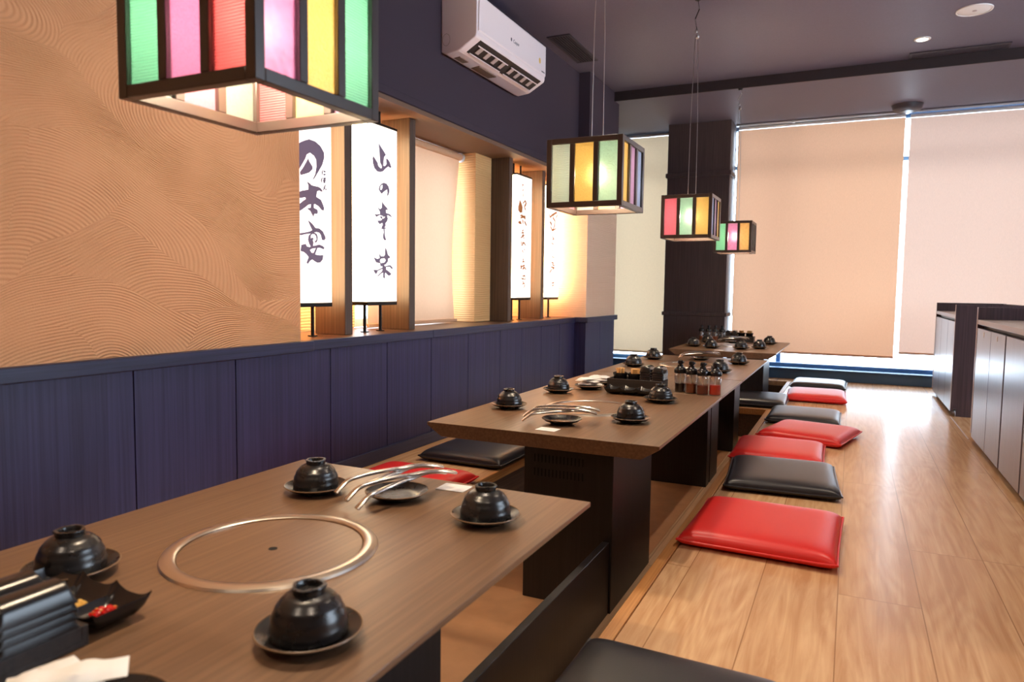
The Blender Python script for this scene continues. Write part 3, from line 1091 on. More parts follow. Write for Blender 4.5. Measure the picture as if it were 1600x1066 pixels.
# outlet in the curved underside: slanted plane from (0.205,0.085) to (0.12,0.02)
a0, a1 = Vector((0.196, 0.0623)), Vector((0.116, 0.0158))
dv_ = (a1 - a0).normalized()
nv = Vector((-dv_.y, dv_.x))
if nv.y > 0:
    nv = -nv
def oq(s, o):
    q = a0 + (a1 - a0) * s + nv * o
    return (q.x, q.y)
MB().extrude([oq(0.0, 0.0012), oq(1.0, 0.0012), oq(1.0, -0.004), oq(0.0, -0.004)], 'y', -W2 + 0.055, W2 - 0.04).build('outlet', AC_DARK, ac)
lv = MB()
for s in (0.26, 0.90):
    lv.extrude([oq(s, 0.010), oq(s + 0.06, 0.010), oq(s + 0.06, 0.005), oq(s, 0.005)], 'y', -W2 + 0.07, -0.02)
    lv.extrude([oq(s, 0.010), oq(s + 0.06, 0.010), oq(s + 0.06, 0.005), oq(s, 0.005)], 'y', 0.02, W2 - 0.055)
lv.build('horizontal_louver', AC_WHITE, ac, 0.001)
for k, y in enumerate((-0.31, -0.225, -0.14, -0.055, 0.055, 0.14, 0.225, 0.31)):
    MB().extrude([oq(0.30, 0.007), oq(0.76, 0.007), oq(0.76, 0.0025), oq(0.30, 0.0025)], 'y', y - 0.017, y + 0.017).build('vertical_louver', AC_GREY, ac, 0.001)
def face_panel(u, v, w):
    return (D + 0.0066 + w, u, v)
text_mesh('logo_lettering', 'Casper', 0.026, LOGO, ac, lambda u, v, w: face_panel(u + 0.01, v + 0.165, w))
MB().extrude([(-0.052 + 0.007 * math.cos(k * PI / 6), 0.166 + 0.010 * math.sin(k * PI / 6)) for k in range(12)], 'x', D + 0.006, D + 0.0068).build('logo_mark', LOGO, ac)
MB().extrude([(0.335 + 0.013 * math.cos(k * PI / 10), 0.165 + 0.016 * math.sin(k * PI / 10)) for k in range(20)], 'x', D + 0.006, D + 0.0068).build('gold_badge', GOLD, ac)
text_mesh('model_lettering', 'INVERTER', 0.010, LOGO, ac, lambda u, v, w: face_panel(u + 0.385, v + 0.112, w))
MB().box(0.035, 0.085, -0.18, 0.02, -0.0005, 0.006).build('energy_label', STICKER, ac)
MB().box(0.035, 0.07, -0.36, -0.27, -0.0005, 0.006).build('warning_label', STICKER, ac)
MB().sweep([(0.03 + 0.022 * math.cos(a / 12 * 2 * PI), -W2 - 0.0005, 0.07 + 0.03 * math.sin(a / 12 * 2 * PI)) for a in range(12)], 0.0012, n=6, closed=True, up=(0, 1, 0)).build('pipe_knockout', AC_GREY, ac)

# ------------------------------------------------------------------ ceiling fittings
def linear_grille(x0, x1, y0, y1, z, label, along):
    t = thing('ceiling_vent', label, 'vent', ((x0 + x1) / 2, (y0 + y1) / 2, z))
    hx, hy = (x1 - x0) / 2, (y1 - y0) / 2
    f = MB()
    b = 0.018
    f.box(-hx, hx, -hy, -hy + b, -0.008, 0).box(-hx, hx, hy - b, hy, -0.008, 0).box(-hx, -hx + b, -hy + b, hy - b, -0.008, 0).box(hx - b, hx, -hy + b, hy - b, -0.008, 0)
    f.build('frame', GREY_VENT, t, 0.002)
    MB().box(-hx + b, hx - b, -hy + b, hy - b, -0.002, 0).build('backing', BLACK_HOLE, t)
    s = MB()
    n = 7
    for k in range(n):
        if along == 'y':
            x = -hx + b + (k + 0.5) * (2 * hx - 2 * b) / n
            s.box(x - 0.004, x + 0.004, -hy + b, hy - b, -0.007, -0.002)
        else:
            y = -hy + b + (k + 0.5) * (2 * hy - 2 * b) / n
            s.box(-hx + b, hx - b, y - 0.0035, y + 0.0035, -0.007, -0.002)
    s.build('slat', GREY_VENT, t)


linear_grille(-1.86, -1.70, 4.36, 4.93, CZ, 'dark slatted ceiling vent tucked beside the air conditioner', 'y')
linear_grille(0.28, 0.86, 5.62, 5.74, CZ, 'narrow dark ceiling vent along the ceiling step near the downlight', 'x')


def downlight(x, y, z, label, power=SPOT_W):
    t = thing('downlight', label, 'ceiling light', (x, y, z), 0, 'recessed ceiling downlights')
    MB().lathe([(0.032, -0.002), (0.034, -0.006), (0.048, -0.004), (0.049, 0.0), (0.032, 0.0)], 32).build('trim_ring', WHITE_PLASTIC, t)
    MB().lathe([(0, -0.0035), (0.0315, -0.0035), (0.0315, -0.001), (0, -0.001)], 28).build('lens', SPOT_LENS, t)
    ld = bpy.data.lights.new('downlight_beam', 'SPOT')
    ld.energy = power
    ld.color = (1.0, 0.80, 0.62)
    ld.spot_size = math.radians(118)
    ld.spot_blend = 0.7
    ld.shadow_soft_size = 0.03
    lo = bpy.data.objects.new('downlight_beam', ld)
    COL.objects.link(lo)
    lo.parent = t
    lo.location = (0, 0, -0.012)


downlight(0.334, 5.35, CZ, 'small lit round downlight in the ceiling near the far vent')
for x, y in ((-0.93, 1.72), (-0.90, 3.36), (0.334, 2.6), (0.334, 0.0), (-0.93, -0.7), (2.0, 2.0)):
    downlight(x, y, CZ, 'small lit round downlight overhead, out of the picture')
sp = thing('ceiling_speaker', 'flat white round speaker disc in the ceiling', 'speaker', (0.562, 4.925, CZ))
MB().lathe([(0, -0.006), (0.078, -0.006), (0.082, -0.004), (0.083, 0), (0, 0)], 40).build('grille', WHITE_PLASTIC, sp)
MB().lathe([(0.084, 0.0), (0.084, -0.007), (0.092, -0.006), (0.093, 0.0)], 40).build('bezel', WHITE_PLASTIC, sp)
MB().cyl(0, 0, -0.008, -0.006, 0.012, 16).build('badge', AC_GREY, sp)
hd = thing('ceiling_sensor', 'dark round sensor drum on the low ceiling above the gap between blinds', 'sensor', (0.345, 6.83, CZ2))
MB().lathe([(0, -0.048), (0.09, -0.048), (0.108, -0.035), (0.118, 0.0), (0, 0)], 36).build('drum', GREY_VENT, hd, 0)
MB().cyl(0, 0, -0.052, -0.048, 0.05, 24).build('cap', METAL_BLACK, hd)

# ------------------------------------------------------------------ stained glass lanterns
def glassset():
    G = {}
    def g(key, col, tex, clear=0.35):
        col = tuple(0.76 * c + 0.18 for c in col[:3]) + (1,)
        G[key] = stained_glass('lantern_glass_' + key, col, tex, clear)
    g('green', (0.26, 0.84, 0.62, 1), 'reed', 0.45)
    g('clear_green', (0.50, 0.86, 0.74, 1), 'crackle', 0.55)
    g('pale', (0.72, 0.86, 0.84, 1), 'reed', 0.55)
    g('pink', (0.90, 0.34, 0.72, 1), 'fine', 0.4)
    g('magenta', (0.92, 0.40, 0.80, 1), 'pebble', 0.4)
    g('red', (0.95, 0.14, 0.18, 1), 'reed', 0.4)
    g('rose', (0.92, 0.20, 0.36, 1), 'fine', 0.4)
    g('yellow', (1.0, 0.74, 0.20, 1), 'fine', 0.4)
    g('amber', (1.0, 0.66, 0.22, 1), 'pebble', 0.4)
    g('purple', (0.40, 0.25, 0.50, 1), 'fine', 0.5)
    g('blue', (0.25, 0.38, 0.68, 1), 'fine', 0.5)
    g('grey', (0.52, 0.64, 0.54, 1), 'fine', 0.5)
    return G


G = glassset()
LS, LH = 0.28, 0.24


def lantern(loc, faces, label, hook_z, top_z):
    """faces: dict side -> three glass keys, read from left to right as seen from outside"""
    t = thing('stained_glass_lantern', label, 'lantern', loc, 0, 'square stained glass lanterns over the tables')
    s, b, hgt = LS / 2, 0.019, LH
    f = MB()
    for sx in (-1, 1):
        for sy in (-1, 1):
            x0, y0 = (sx * s - (b if sx > 0 else 0)), (sy * s - (b if sy > 0 else 0))
            f.box(x0, x0 + b, y0, y0 + b, 0, hgt)
    for z0 in (0, hgt - b):
        for sy in (-1, 1):
            y0 = sy * s - (b if sy > 0 else 0)
            f.box(-s + b, s - b, y0, y0 + b, z0, z0 + b)
        for sx in (-1, 1):
            x0 = sx * s - (b if sx > 0 else 0)
            f.box(x0, x0 + b, -s + b, s - b, z0, z0 + b)
    pw = (LS - 2 * b - 2 * 0.018) / 3
    for k in (1, 2):
        u0 = -s + b + k * pw + (k - 1) * 0.018
        for sy in (-1, 1):
            y0 = sy * s - (b if sy > 0 else 0)
            f.box(u0, u0 + 0.018, y0, y0 + b, b, hgt - b)
        for sx in (-1, 1):
            x0 = sx * s - (b if sx > 0 else 0)
            f.box(x0, x0 + b, u0, u0 + 0.018, b, hgt - b)
    f.box(-s + b, s - b, -0.012, 0.012, hgt - 0.014, hgt - 0.002)
    f.build('frame', LAMP_FRAME, t, 0.0012, 1)
    for side, keys in faces.items():
        for k, key in enumerate(keys):
            kk = k if side in ('-y', '+x') else 2 - k
            u0 = -s + b + kk * (pw + 0.018) + 0.0004
            u1 = u0 + pw - 0.0008
            d = s - b / 2
            if side[1] == 'y':
                y = d if side[0] == '+' else -d
                mb = MB().box(u0, u1, y - 0.0015, y + 0.0015, b + 0.0004, hgt - b - 0.0004)
            else:
                x = d if side[0] == '+' else -d
                mb = MB().box(x - 0.0015, x + 0.0015, u0, u1, b + 0.0004, hgt - b - 0.0004)
            o = mb.build('glass_pane', G[key], t)
            o['label'] = key.replace('clear_', 'clear ') + ' glass pane'
    MB().lathe([(0, 0.165), (0.014, 0.165), (0.016, 0.20), (0.012, hgt - 0.012), (0, hgt - 0.012)], 20).build('bulb_socket', METAL_BLACK, t)
    MB().lathe([(0, 0.095), (0.016, 0.100), (0.027, 0.115), (0.030, 0.130), (0.025, 0.147), (0.013, 0.164), (0, 0.165)], 24).build('bulb', BULB, t)
    hz = hook_z - loc[2]
    tz = top_z - loc[2]
    for dx, dy in ((-0.022, 0.0), (0.022, 0.0)):
        MB().sweep([(dx, dy, hgt - 0.001), (dx * 0.9, dy, hgt + 0.4), (dx * 0.35, dy, hz)], 0.0017, n=8).build('suspension_wire', WIRE, t)
        MB().cyl(dx, dy, hgt - 0.001, hgt + 0.016, 0.005, 12).build('wire_clamp', WIRE, t)
    MB().lathe([(0, -0.02), (0.008, -0.014), (0.011, -0.004), (0.007, 0.006), (0, 0.01)], 16, (0.004, 0, hz)).lathe([(0, 0.012), (0.006, 0.016), (0.0085, 0.024), (0.006, 0.032), (0, 0.036)], 14, (-0.004, 0, hz)).build('hook', WIRE, t)
    pts = [(0, 0, hz + 0.03), (-0.012, 0, hz + (tz - hz) * 0.45), (0.010, 0, hz + (tz - hz) * 0.7), (0, 0, tz - 0.004)]
    MB().sweep(pts, 0.0025, n=8).build('stem_wire', WIRE if top_z < 2.4 else METAL_BLACK, t)
    MB().lathe([(0, 0), (0.014, 0), (0.018, 0.012), (0.018, 0.0135), (0, 0.0135)], 18, (0, 0, tz - 0.0135)).build('ceiling_cup', METAL_BLACK, t)
    return t


lantern((-0.884, 0.880, 1.081), {'-y': ('green', 'pink', 'red'), '+x': ('magenta', 'yellow', 'green'), '+y': ('magenta', 'amber', 'red'), '-x': ('grey', 'rose', 'pale')},
        'largest looking stained glass lantern, hanging over the table with the chili dish', 2.23, CZ)
lantern((-0.863, 2.510, 1.089), {'-y': ('pale', 'yellow', 'clear_green'), '+x': ('yellow', 'purple', 'blue'), '+y': ('magenta', 'amber', 'pale'), '-x': ('rose', 'green', 'yellow')},
        'stained glass lantern with pale, yellow and crackled green panes, second along the row', 2.23, CZ)
lantern((-0.848, 4.130, 1.092), {'-y': ('rose', 'clear_green', 'yellow'), '+x': ('blue', 'purple', 'yellow'), '+y': ('pale', 'pink', 'green'), '-x': ('yellow', 'rose', 'pale')},
        'stained glass lantern with red, green and yellow panes, in front of the dark column', 2.225, CZ)
lantern((-0.845, 5.800, 1.098), {'-y': ('green', 'magenta', 'amber'), '+x': ('blue', 'grey', 'purple'), '+y': ('pale', 'pink', 'yellow'), '-x': ('green', 'rose', 'pale')},
        'smallest looking stained glass lantern with green, pink and amber panes', 2.215, CZ2)

# ------------------------------------------------------------------ tables
TX0, TX1, TZ, TT = -1.27, -0.482, 0.35, 0.045


def table(y0, y1, label, peds, ring_y=None, xc=-0.876):
    t = thing('grill_table', label, 'table', (xc, (y0 + y1) / 2, PZ), 0, 'low brown tables over the sunken floor')
    hw, hl = (TX1 - TX0) / 2, (y1 - y0) / 2
    z1 = TZ - PZ
    z0 = z1 - TT
    prof = [(-hw, z1), (hw, z1), (hw, z1 - 0.010), (hw - 0.055, z0), (-hw + 0.055, z0), (-hw, z1 - 0.010)]
    MB().extrude(prof, 'y', -hl, hl).build('tabletop', TABLE, t, 0.0015)
    yc = (y0 + y1) / 2
    for k, (pa, pb) in enumerate(peds):
        x0, x1 = -0.93 - xc, -0.632 - xc
        p = MB().box(x0, x1, pa - yc, pb - yc, 0.0, z0 - 0.0005).build('pedestal', PED, t, 0.002)
        s = MB()
        for r in range(2):
            for c in range(14):
                xx = x0 + 0.035 + c * 0.0125
                s.box(xx, xx + 0.004, pa - yc - 0.0012, pa - yc + 0.002, z0 - 0.055 - r * 0.045, z0 - 0.03 - r * 0.045)
        s.build('vent_slot', BLACK_HOLE, p)
        for xx in (x0 + 0.085, x0 + 0.135):
            MB().box(xx, xx + 0.024, pa - yc - 0.014, pa - yc + 0.002, 0.265, 0.295).build('power_socket', AC_GREY, p, 0.003)  # pair of small power sockets on the pedestal front
    if ring_y is not None:
        ry = ring_y - yc
        MB().lathe([(0.152, z1 + 0.0003), (0.152, z1 + 0.004), (0.156, z1 + 0.0068), (0.168, z1 + 0.0062), (0.1755, z1 + 0.004), (0.178, z1 + 0.0003)], 96, (0, ry, 0)).build('grill_ring', RING_STEEL, t)
        c = MB().lathe([(0, z1 + 0.0022), (0.150, z1 + 0.0022), (0.151, z1 + 0.0004), (0, z1 + 0.0004)], 96, (0, ry, 0)).build('grill_cover', TABLE, t)
        MB().lathe([(0, 0.0), (0.0075, 0.0), (0.0075, 0.0006), (0, 0.0006)], 20, (0.004, ry - 0.004, z1 + 0.0021)).build('finger_hole', BLACK_HOLE, c)
    return t


table(0.35, 1.41, 'brown low table with the chili dish, under the largest looking lantern', [(0.50, 1.05)], 0.897)
table(2.01, 3.106, 'brown low table with the black bottle rack at its far end', [(2.055, 2.52)], 2.545)
table(3.112, 3.73, 'short brown table section carrying the sauce bottles', [(3.645, 3.728)])
table(3.738, 4.94, 'brown low table behind the sauce bottles, before the dark column', [(3.75, 3.97), (4.55, 4.78)], 4.335)
table(5.50, 6.765, 'brown low table right against the dark column', [(6.15, 6.6)], 6.12)
# low panel between the pedestals
pn = MB().box(-0.660, -0.638, 1.054, 2.05, PZ + 0.0005, 0.028).build('duct_panel', PED, None, 0.002)
tag(pn, 'low dark panel standing in the pit between the two table pedestals', 'panel')

# ------------------------------------------------------------------ bowls and saucers
def bowl_proto():
    t = thing('rice_bowl', 'bowl', 'bowl', (0, 0, 0), 0, 'upturned black bowls')
    base = [(0.0475, 0.0), (0.0487, 0.004), (0.0485, 0.012), (0.0472, 0.021), (0.0446, 0.030), (0.0405, 0.0385), (0.035, 0.0455), (0.029, 0.050), (0.0235, 0.0525)]
    outer = []
    for (a, b) in zip(base, base[1:]):
        for k in range(3):
            q = k / 3
            outer.append((a[0] + (b[0] - a[0]) * q, a[1] + (b[1] - a[1]) * q))
    outer.append(base[-1])
    rib = [(r * (1 + 0.010 * math.sin(i * 1.35)), z) for i, (r, z) in enumerate(outer)]
    inner = [(0.0445, 0.0), (0.044, 0.008), (0.040, 0.026), (0.030, 0.043), (0.012, 0.051), (0, 0.052)]
    prof = inner[::-1] + rib + [(0.0195, 0.0535)]
    MB().lathe(prof, 44).build('bowl_body', CERAMIC, t)
    foot = [(0.0195, 0.0515), (0.0205, 0.0555), (0.0204, 0.0590), (0.0214, 0.0608), (0.0207, 0.0624), (0.0168, 0.0624), (0.0155, 0.0605), (0.0150, 0.0550), (0, 0.0545)]
    MB().lathe(foot, 48, wob=lambda k, a: (0.055 * math.sin(3 * a + 1) + 0.03 * math.sin(7 * a)) * (1 if 2 <= k <= 6 else 0.2)).build('foot_ring', CERAMIC, t)
    return t


def saucer_proto():
    t = thing('saucer', 'saucer', 'saucer', (0, 0, 0), 0, 'black saucers under the bowls')
    prof = [(0, 0.002), (0.030, 0.002), (0.032, 0.0), (0.036, 0.0), (0.040, 0.004), (0.056, 0.0095), (0.0672, 0.0165), (0.0665, 0.0178), (0.054, 0.0125), (0.046, 0.0082), (0.030, 0.0065), (0, 0.0062)]
    MB().lathe(prof, 48).build('dish', CERAMIC, t)
    MB().sweep([(0.0668 * math.cos(a * 2 * PI / 48), 0.0668 * math.sin(a * 2 * PI / 48), 0.0176) for a in range(48)], 0.0012, 0.0012, n=8, closed=True).build('rim', CERAMIC_RIM, t)
    return t


BOWL = bowl_proto()
SAUCER = saucer_proto()
spots = [
    (-1.068, 0.672, 'beside the chili dish, on the wall side of its table'),
    (-1.040, 1.195, 'at the wall side corner of the chili dish table, left of the tongs'),
    (-0.620, 1.192, 'at the outer corner of the chili dish table, right of the tongs'),
    (-0.605, 0.680, 'nearest the viewer, at the aisle edge of the chili dish table'),
    (-1.150, 2.395, 'on the wall side of the second table, left of its tongs'),
    (-1.140, 2.868, 'on the wall side of the second table, beside the white wipe packets'),
    (-0.665, 2.345, 'at the aisle side of the second table, right of its tongs'),
    (-0.680, 2.830, 'at the aisle side of the second table, in front of the sauce bottles'),
    (-1.160, 4.590, 'at the far wall side of the third table, near the pillar window'),
    (-1.150, 4.090, 'at the wall side of the third table, behind the paper filled pots'),
    (-0.618, 4.570, 'at the far aisle corner of the third table, right of its tongs'),
    (-0.645, 4.035, 'at the aisle side of the third table, behind the sauce bottles'),
    (-1.150, 5.850, 'at the wall side of the column table, leftmost of its front four'),
    (-1.130, 6.36, 'on the column table, in front of its sauce bottles'),
    (-0.990, 5.745, 'on the column table, second of its front four from the wall'),
    (-0.765, 5.765, 'on the column table, third of its front four from the wall'),
    (-0.645, 5.900, 'on the column table, last of its front four from the wall'),
    (-0.625, 6.46, 'on the column table, behind the others at its aisle edge'),
]
for i, (x, y, where) in enumerate(spots):
    rz = R.uniform(0, 6.28)
    if i == 0:
        b, s = BOWL, SAUCER
        b.location, s.location = (x, y, TZ + 0.0104), (x, y, TZ + 0.0004)
        b['label'] = 'black bowl ' + where
        s['label'] = 'saucer ' + where
        b.rotation_euler.z = rz
    else:
        dup(SAUCER, (x, y, TZ + 0.0004), rz, 'saucer ' + where)
        dup(BOWL, (x, y, TZ + 0.0104), rz, 'black bowl ' + where)
# the plates with the tongs and wipes use a wider rim
def plate(x, y, label, k=1.0, group='black plates holding tongs or wipes'):
    r = thing('side_plate', label, 'plate', (x, y, TZ + 0.0004), 0, group)
    for ch in SAUCER.children:
        c = ch.copy()
        COL.objects.link(c)
        c.parent = r
        c.scale = (k, k, 1.0)
    return r


# ------------------------------------------------------------------ tongs
def tongs_proto():
    t = thing('tongs', 'tongs', 'tongs', (0, 0, 0), 0, 'steel grill tongs')
    def arm(side, dz):
        pts, w = [], []
        n = 26
        for k in range(n + 1):
            q = k / n
            x = -0.122 + 0.244 * q
            cross = side * (0.020 * math.sin((q - 0.56) * 3.0))
            z = 0.030 - 0.75 * (x - 0.02) ** 2 + dz
            if q < 0.14:
                z -= 0.016 * ((0.14 - q) / 0.14) ** 1.5
            if q > 0.60:
                z += 0.004 * math.sin((q - 0.6) / 0.4 * PI)
            pts.append((x, cross, z))
            w.append(0.0068 + 0.0058 * max(0.0, (q - 0.55) / 0.45) ** 0.8 + (0.0012 if q < 0.1 else 0))
        return MB().sweep(pts, w, [0.0040] * (n + 1), n=12)
    arm(1, 0.0).build('arm', STEEL, t)
    arm(-1, 0.0084).build('arm', STEEL, t)
    MB().cyl(0.013, 0.0, 0.026, 0.0415, 0.0055, 18).build('pivot', STEEL, t)
    return t


TONGS = tongs_proto()
ptabs = [(-0.858, 1.240, 1.20, 'the chili dish table'), (-0.862, 2.205, 0.33, 'the second table'), (-0.880, 4.70, 0.1, 'the third table'), (-0.920, 6.42, -0.08, 'the column table')]
first = True
for x, y, rz, where in ptabs:
    plate(x, y, 'black plate holding the steel tongs on ' + where)
    for k, (dx, dy, dz, dr) in enumerate(((-0.006, -0.030, 0.0, 0.0), (0.004, 0.030, 0.0, 0.0))):
        lab = 'steel tongs on the plate of %s, %s one' % (where, 'front' if k == 0 else 'rear')
        loc = (x + dx * math.cos(rz) - dy * math.sin(rz), y + dx * math.sin(rz) + dy * math.cos(rz), TZ + 0.016 + dz)
        if first:
            TONGS.location, TONGS.rotation_euler, TONGS['label'] = loc, (0, 0, rz + dr), lab
            first = False
        else:
            dup(TONGS, loc, rz + dr, lab)
# small table cards beside them
for x, y, rz, lab in ((-0.79, 1.365, 0.05, 'small white table card at the far edge of the chili dish table'), (-0.862, 2.085, -0.05, 'small white table card at the front edge of the second table'), (-0.90, 5.56, 0.0, 'small white table card at the front edge of the column table')):
    c = MB().box(-0.034, 0.034, -0.026, 0.026, 0.0004, 0.0012).build('table_card', PAPER, None)
    c.location, c.rotation_euler = (x, y, TZ), (0, 0, rz)
    tag(c, lab, 'card', 'white table cards')

# ------------------------------------------------------------------ condiment racks, pots, dishes, bottles, wipes
def rack(x, y, w, d, hgt, label, rz=0.0, div=0.1):
    t = thing('condiment_rack', label, 'rack', (x, y, TZ + 0.0005), rz, 'black wooden condiment racks')
    hw, hd, th = w / 2, d / 2, 0.009
    MB().box(-hw, hw, -hd, hd, 0, 0.008).build('base', BLACK_WOOD, t, 0.001)
    for nm, q in (('front_board', (-hw, hw, -hd, -hd + th)), ('back_board', (-hw, hw, hd - th, hd)), ('side_board', (-hw, -hw + th, -hd + th, hd - th)), ('side_board', (hw - th, hw, -hd + th, hd - th)), ('divider', (div * w, div * w + th, -hd + th, hd - th))):
        MB().box(q[0], q[1], q[2], q[3], 0.008, hgt).build(nm, BLACK_WOOD, t, 0.001)
    return t


def pot_proto():
    t = thing('paper_pot', 'pot', 'pot', (0, 0, 0), 0, 'small black pots of folded paper')
    MB().lathe([(0, 0), (0.024, 0), (0.027, 0.004), (0.030, 0.058), (0.033, 0.064), (0.033, 0.072), (0.0295, 0.072), (0.027, 0.058), (0.024, 0.05), (0, 0.05)], 28).build('pot_body', MELAMINE, t)
    pk = MB()
    rr = random.Random(3)
    for k in range(9):
        a = rr.uniform(0, 6.28)
        M = Matrix.Translation((0.012 * math.cos(a), 0.012 * math.sin(a), 0.066)) @ Matrix.Rotation(rr.uniform(0, 3.1), 4, 'Z') @ Matrix.Rotation(rr.uniform(-0.35, 0.35), 4, 'X')
        q = MB().box(-0.010, 0.010, -0.002, 0.002, -0.016, 0.026).xform(M)
        pk.add(q.v, q.f)
    o = pk.build('paper_packets', TAN_PAPER, t, 0.0008, 1)
    o['kind'] = 'stuff'
    o['label'] = 'folded tan paper packets'
    return t


POT = pot_proto()


def tray_proto():
    """sauce dish lying upside down: two humps with a notch between"""
    t = thing('sauce_dish', 'dish', 'dish', (0, 0, 0), 0, 'stacked black double sauce dishes')
    n = 34
    us = [math.copysign(1 - (1 - abs(-1 + 2 * i / n)) ** 1.7, -1 + 2 * i / n) for i in range(n + 1)]
    us = sorted(us + [0.03, -0.03, 0.08, -0.08])
    vs_ = us
    def hgt(u, v):
        au = abs(u)
        hump = 0.026 * (1 - 0.55 * abs((au - 0.52) / 0.48) ** 3.0) - 0.0075 * max(0.0, 1 - au / 0.14) ** 1.2
        wall = min(1.0, (1 - au) / 0.07) ** 0.6 * min(1.0, (1 - abs(v)) / 0.15) ** 0.7
        return hump * wall
    vs, fs = [], []
    nu, nv_ = len(us), len(vs_)
    for lay in (0, 1):
        for v in vs_:
            for u in us:
                h_ = hgt(u, v)
                vs.append((0.052 * u, 0.046 * v, h_ + 0.002 if lay == 0 else h_))
    M_ = nu * nv_
    for j in range(nv_ - 1):
        for i in range(nu - 1):
            q = j * nu + i
            fs.append((q, q + 1, q + nu + 1, q + nu))
            fs.append((q + M_, q + nu + M_, q + nu + 1 + M_, q + 1 + M_))
    edge_ = list(range(nu - 1)) + [j * nu + nu - 1 for j in range(nv_ - 1)] + [(nv_ - 1) * nu + nu - 1 - i for i in range(nu - 1)] + [(nv_ - 1 - j) * nu for j in range(nv_ - 1)]
    for q, r in zip(edge_, edge_[1:] + edge_[:1]):
        fs.append((q, q + M_, r + M_, r))
    MB().add(vs, fs).build('dish_body', MELAMINE, t, smooth=45)
    return t


TRAY = tray_proto()


def dish_proto():
    t = thing('condiment_dish', 'dish', 'dish', (0, 0, 0), 0, 'black three bay condiment dishes')
    nx, ny = 48, 16
    vs, fs = [], []
    def height(u, v):
        b = u * 1.5
        fx = abs(((b + 1.5) % 1.0) - 0.5) * 2
        hx = fx ** 5
        hv = abs(v) ** 4
        return 0.003 + 0.026 * max(0.55 * hx + 0.45 * (abs(u) > 0.985), hv * (0.78 + 0.42 * fx ** 3), 0.9 * abs(u) ** 14)
    for layer in (0, 1):
        for j in range(ny + 1):
            for i in range(nx + 1):
                u, v = -1 + 2 * i / nx, -1 + 2 * j / ny
                fl_ = 0.8 + 0.2 * min(1, height(u, v) / 0.026)
                z = height(u, v) if layer == 0 else max(0.0, height(u, v) - 0.003)
                vs.append((0.108 * u * (0.94 + 0.06 * fl_), 0.042 * v * fl_, z))
    M_ = (nx + 1) * (ny + 1)
    for j in range(ny):
        for i in range(nx):
            a = j * (nx + 1) + i
            fs.append((a, a + 1, a + nx + 2, a + nx + 1))
            fs.append((a + M_, a + nx + 1 + M_, a + nx + 2 + M_, a + 1 + M_))
    ring_ = [i for i in range(nx)] + [j * (nx + 1) + nx for j in range(ny)] + [ny * (nx + 1) + nx - i for i in range(nx)] + [(ny - j) * (nx + 1) for j in range(ny)]
    for a, b in zip(ring_, ring_[1:] + ring_[:1]):
        fs.append((a, a + M_, b + M_, b))
    MB().add(vs, fs).build('dish_body', MELAMINE, t, smooth=60)
    return t


DISH = dish_proto()


def chopped(name, x, y, z, rx, ry, n, mat, label, cat, size, seed):
    rr = random.Random(seed)
    mb = MB()
    for k in range(n):
        a, q = rr.uniform(0, 6.28), rr.random() ** 0.6
        s = size * rr.uniform(0.7, 1.3)
        hz = z + (1 - q) * size * 2.2 * rr.random() + s * 0.5
        M = Matrix.Translation((x + rx * q * math.cos(a), y + ry * q * math.sin(a), hz)) @ Matrix.Rotation(rr.uniform(0, 6), 4, 'Z') @ Matrix.Rotation(rr.uniform(-1, 1), 4, 'X')
        p_ = MB().lathe([(0, -s * 0.5), (s * 0.7, -s * 0.35), (s, 0), (s * 0.7, s * 0.35), (0, s * 0.5)], 8).xform(M)
        mb.add(p_.v, p_.f)
    o = mb.build(name, mat, None)
    tag(o, label, cat, None, 'stuff')
    return o


def bottle_proto(k, sauce):
    t = thing('sauce_bottle', 'bottle', 'bottle', (0, 0, 0), 0, 'clear sauce bottles with black pour tops')
    r = 0.0245
    MB().lathe([(0, 0.0), (r, 0.0), (r + 0.001, 0.002), (r + 0.001, 0.072), (r - 0.002, 0.080), (r - 0.004, 0.083), (r - 0.005, 0.083), (r - 0.003, 0.078), (r - 0.0008, 0.070), (r - 0.0008, 0.003), (0, 0.003)], 32).build('glass_body', CLEAR, t)
    fillh = (0.038, 0.042, 0.040, 0.044)[k]
    o = MB().lathe([(0, 0.0032), (r - 0.0012, 0.0032), (r - 0.0012, fillh), (0, fillh)], 32).build('sauce', SAUCES[k], t)
    o['label'] = ('dark soy sauce', 'brown orange sauce', 'red brown sauce', 'bright red sauce')[k]
    MB().lathe([(0, 0.0835), (r + 0.002, 0.0835), (r + 0.0025, 0.086), (r + 0.0025, 0.100), (r - 0.001, 0.106), (r - 0.009, 0.112), (0.013, 0.114), (0.0125, 0.120), (0, 0.120)], 32).build('screw_cap', MELAMINE, t)
    MB().lathe([(0, 0.120), (0.008, 0.120), (0.008, 0.124), (0.012, 0.125), (0.012, 0.138), (0.010, 0.140), (0, 0.141)], 20).sweep([(0.004, 0, 0.131), (0.012, 0, 0.133), (0.0165, 0, 0.132)], 0.004, n=8).build('pour_spout', MELAMINE, t)
    MB().sweep([(0, 0, fillh - 0.01), (0.001, 0, 0.083)], 0.002, n=6).build('dip_tube', WHITE_PLASTIC, t)
    return t


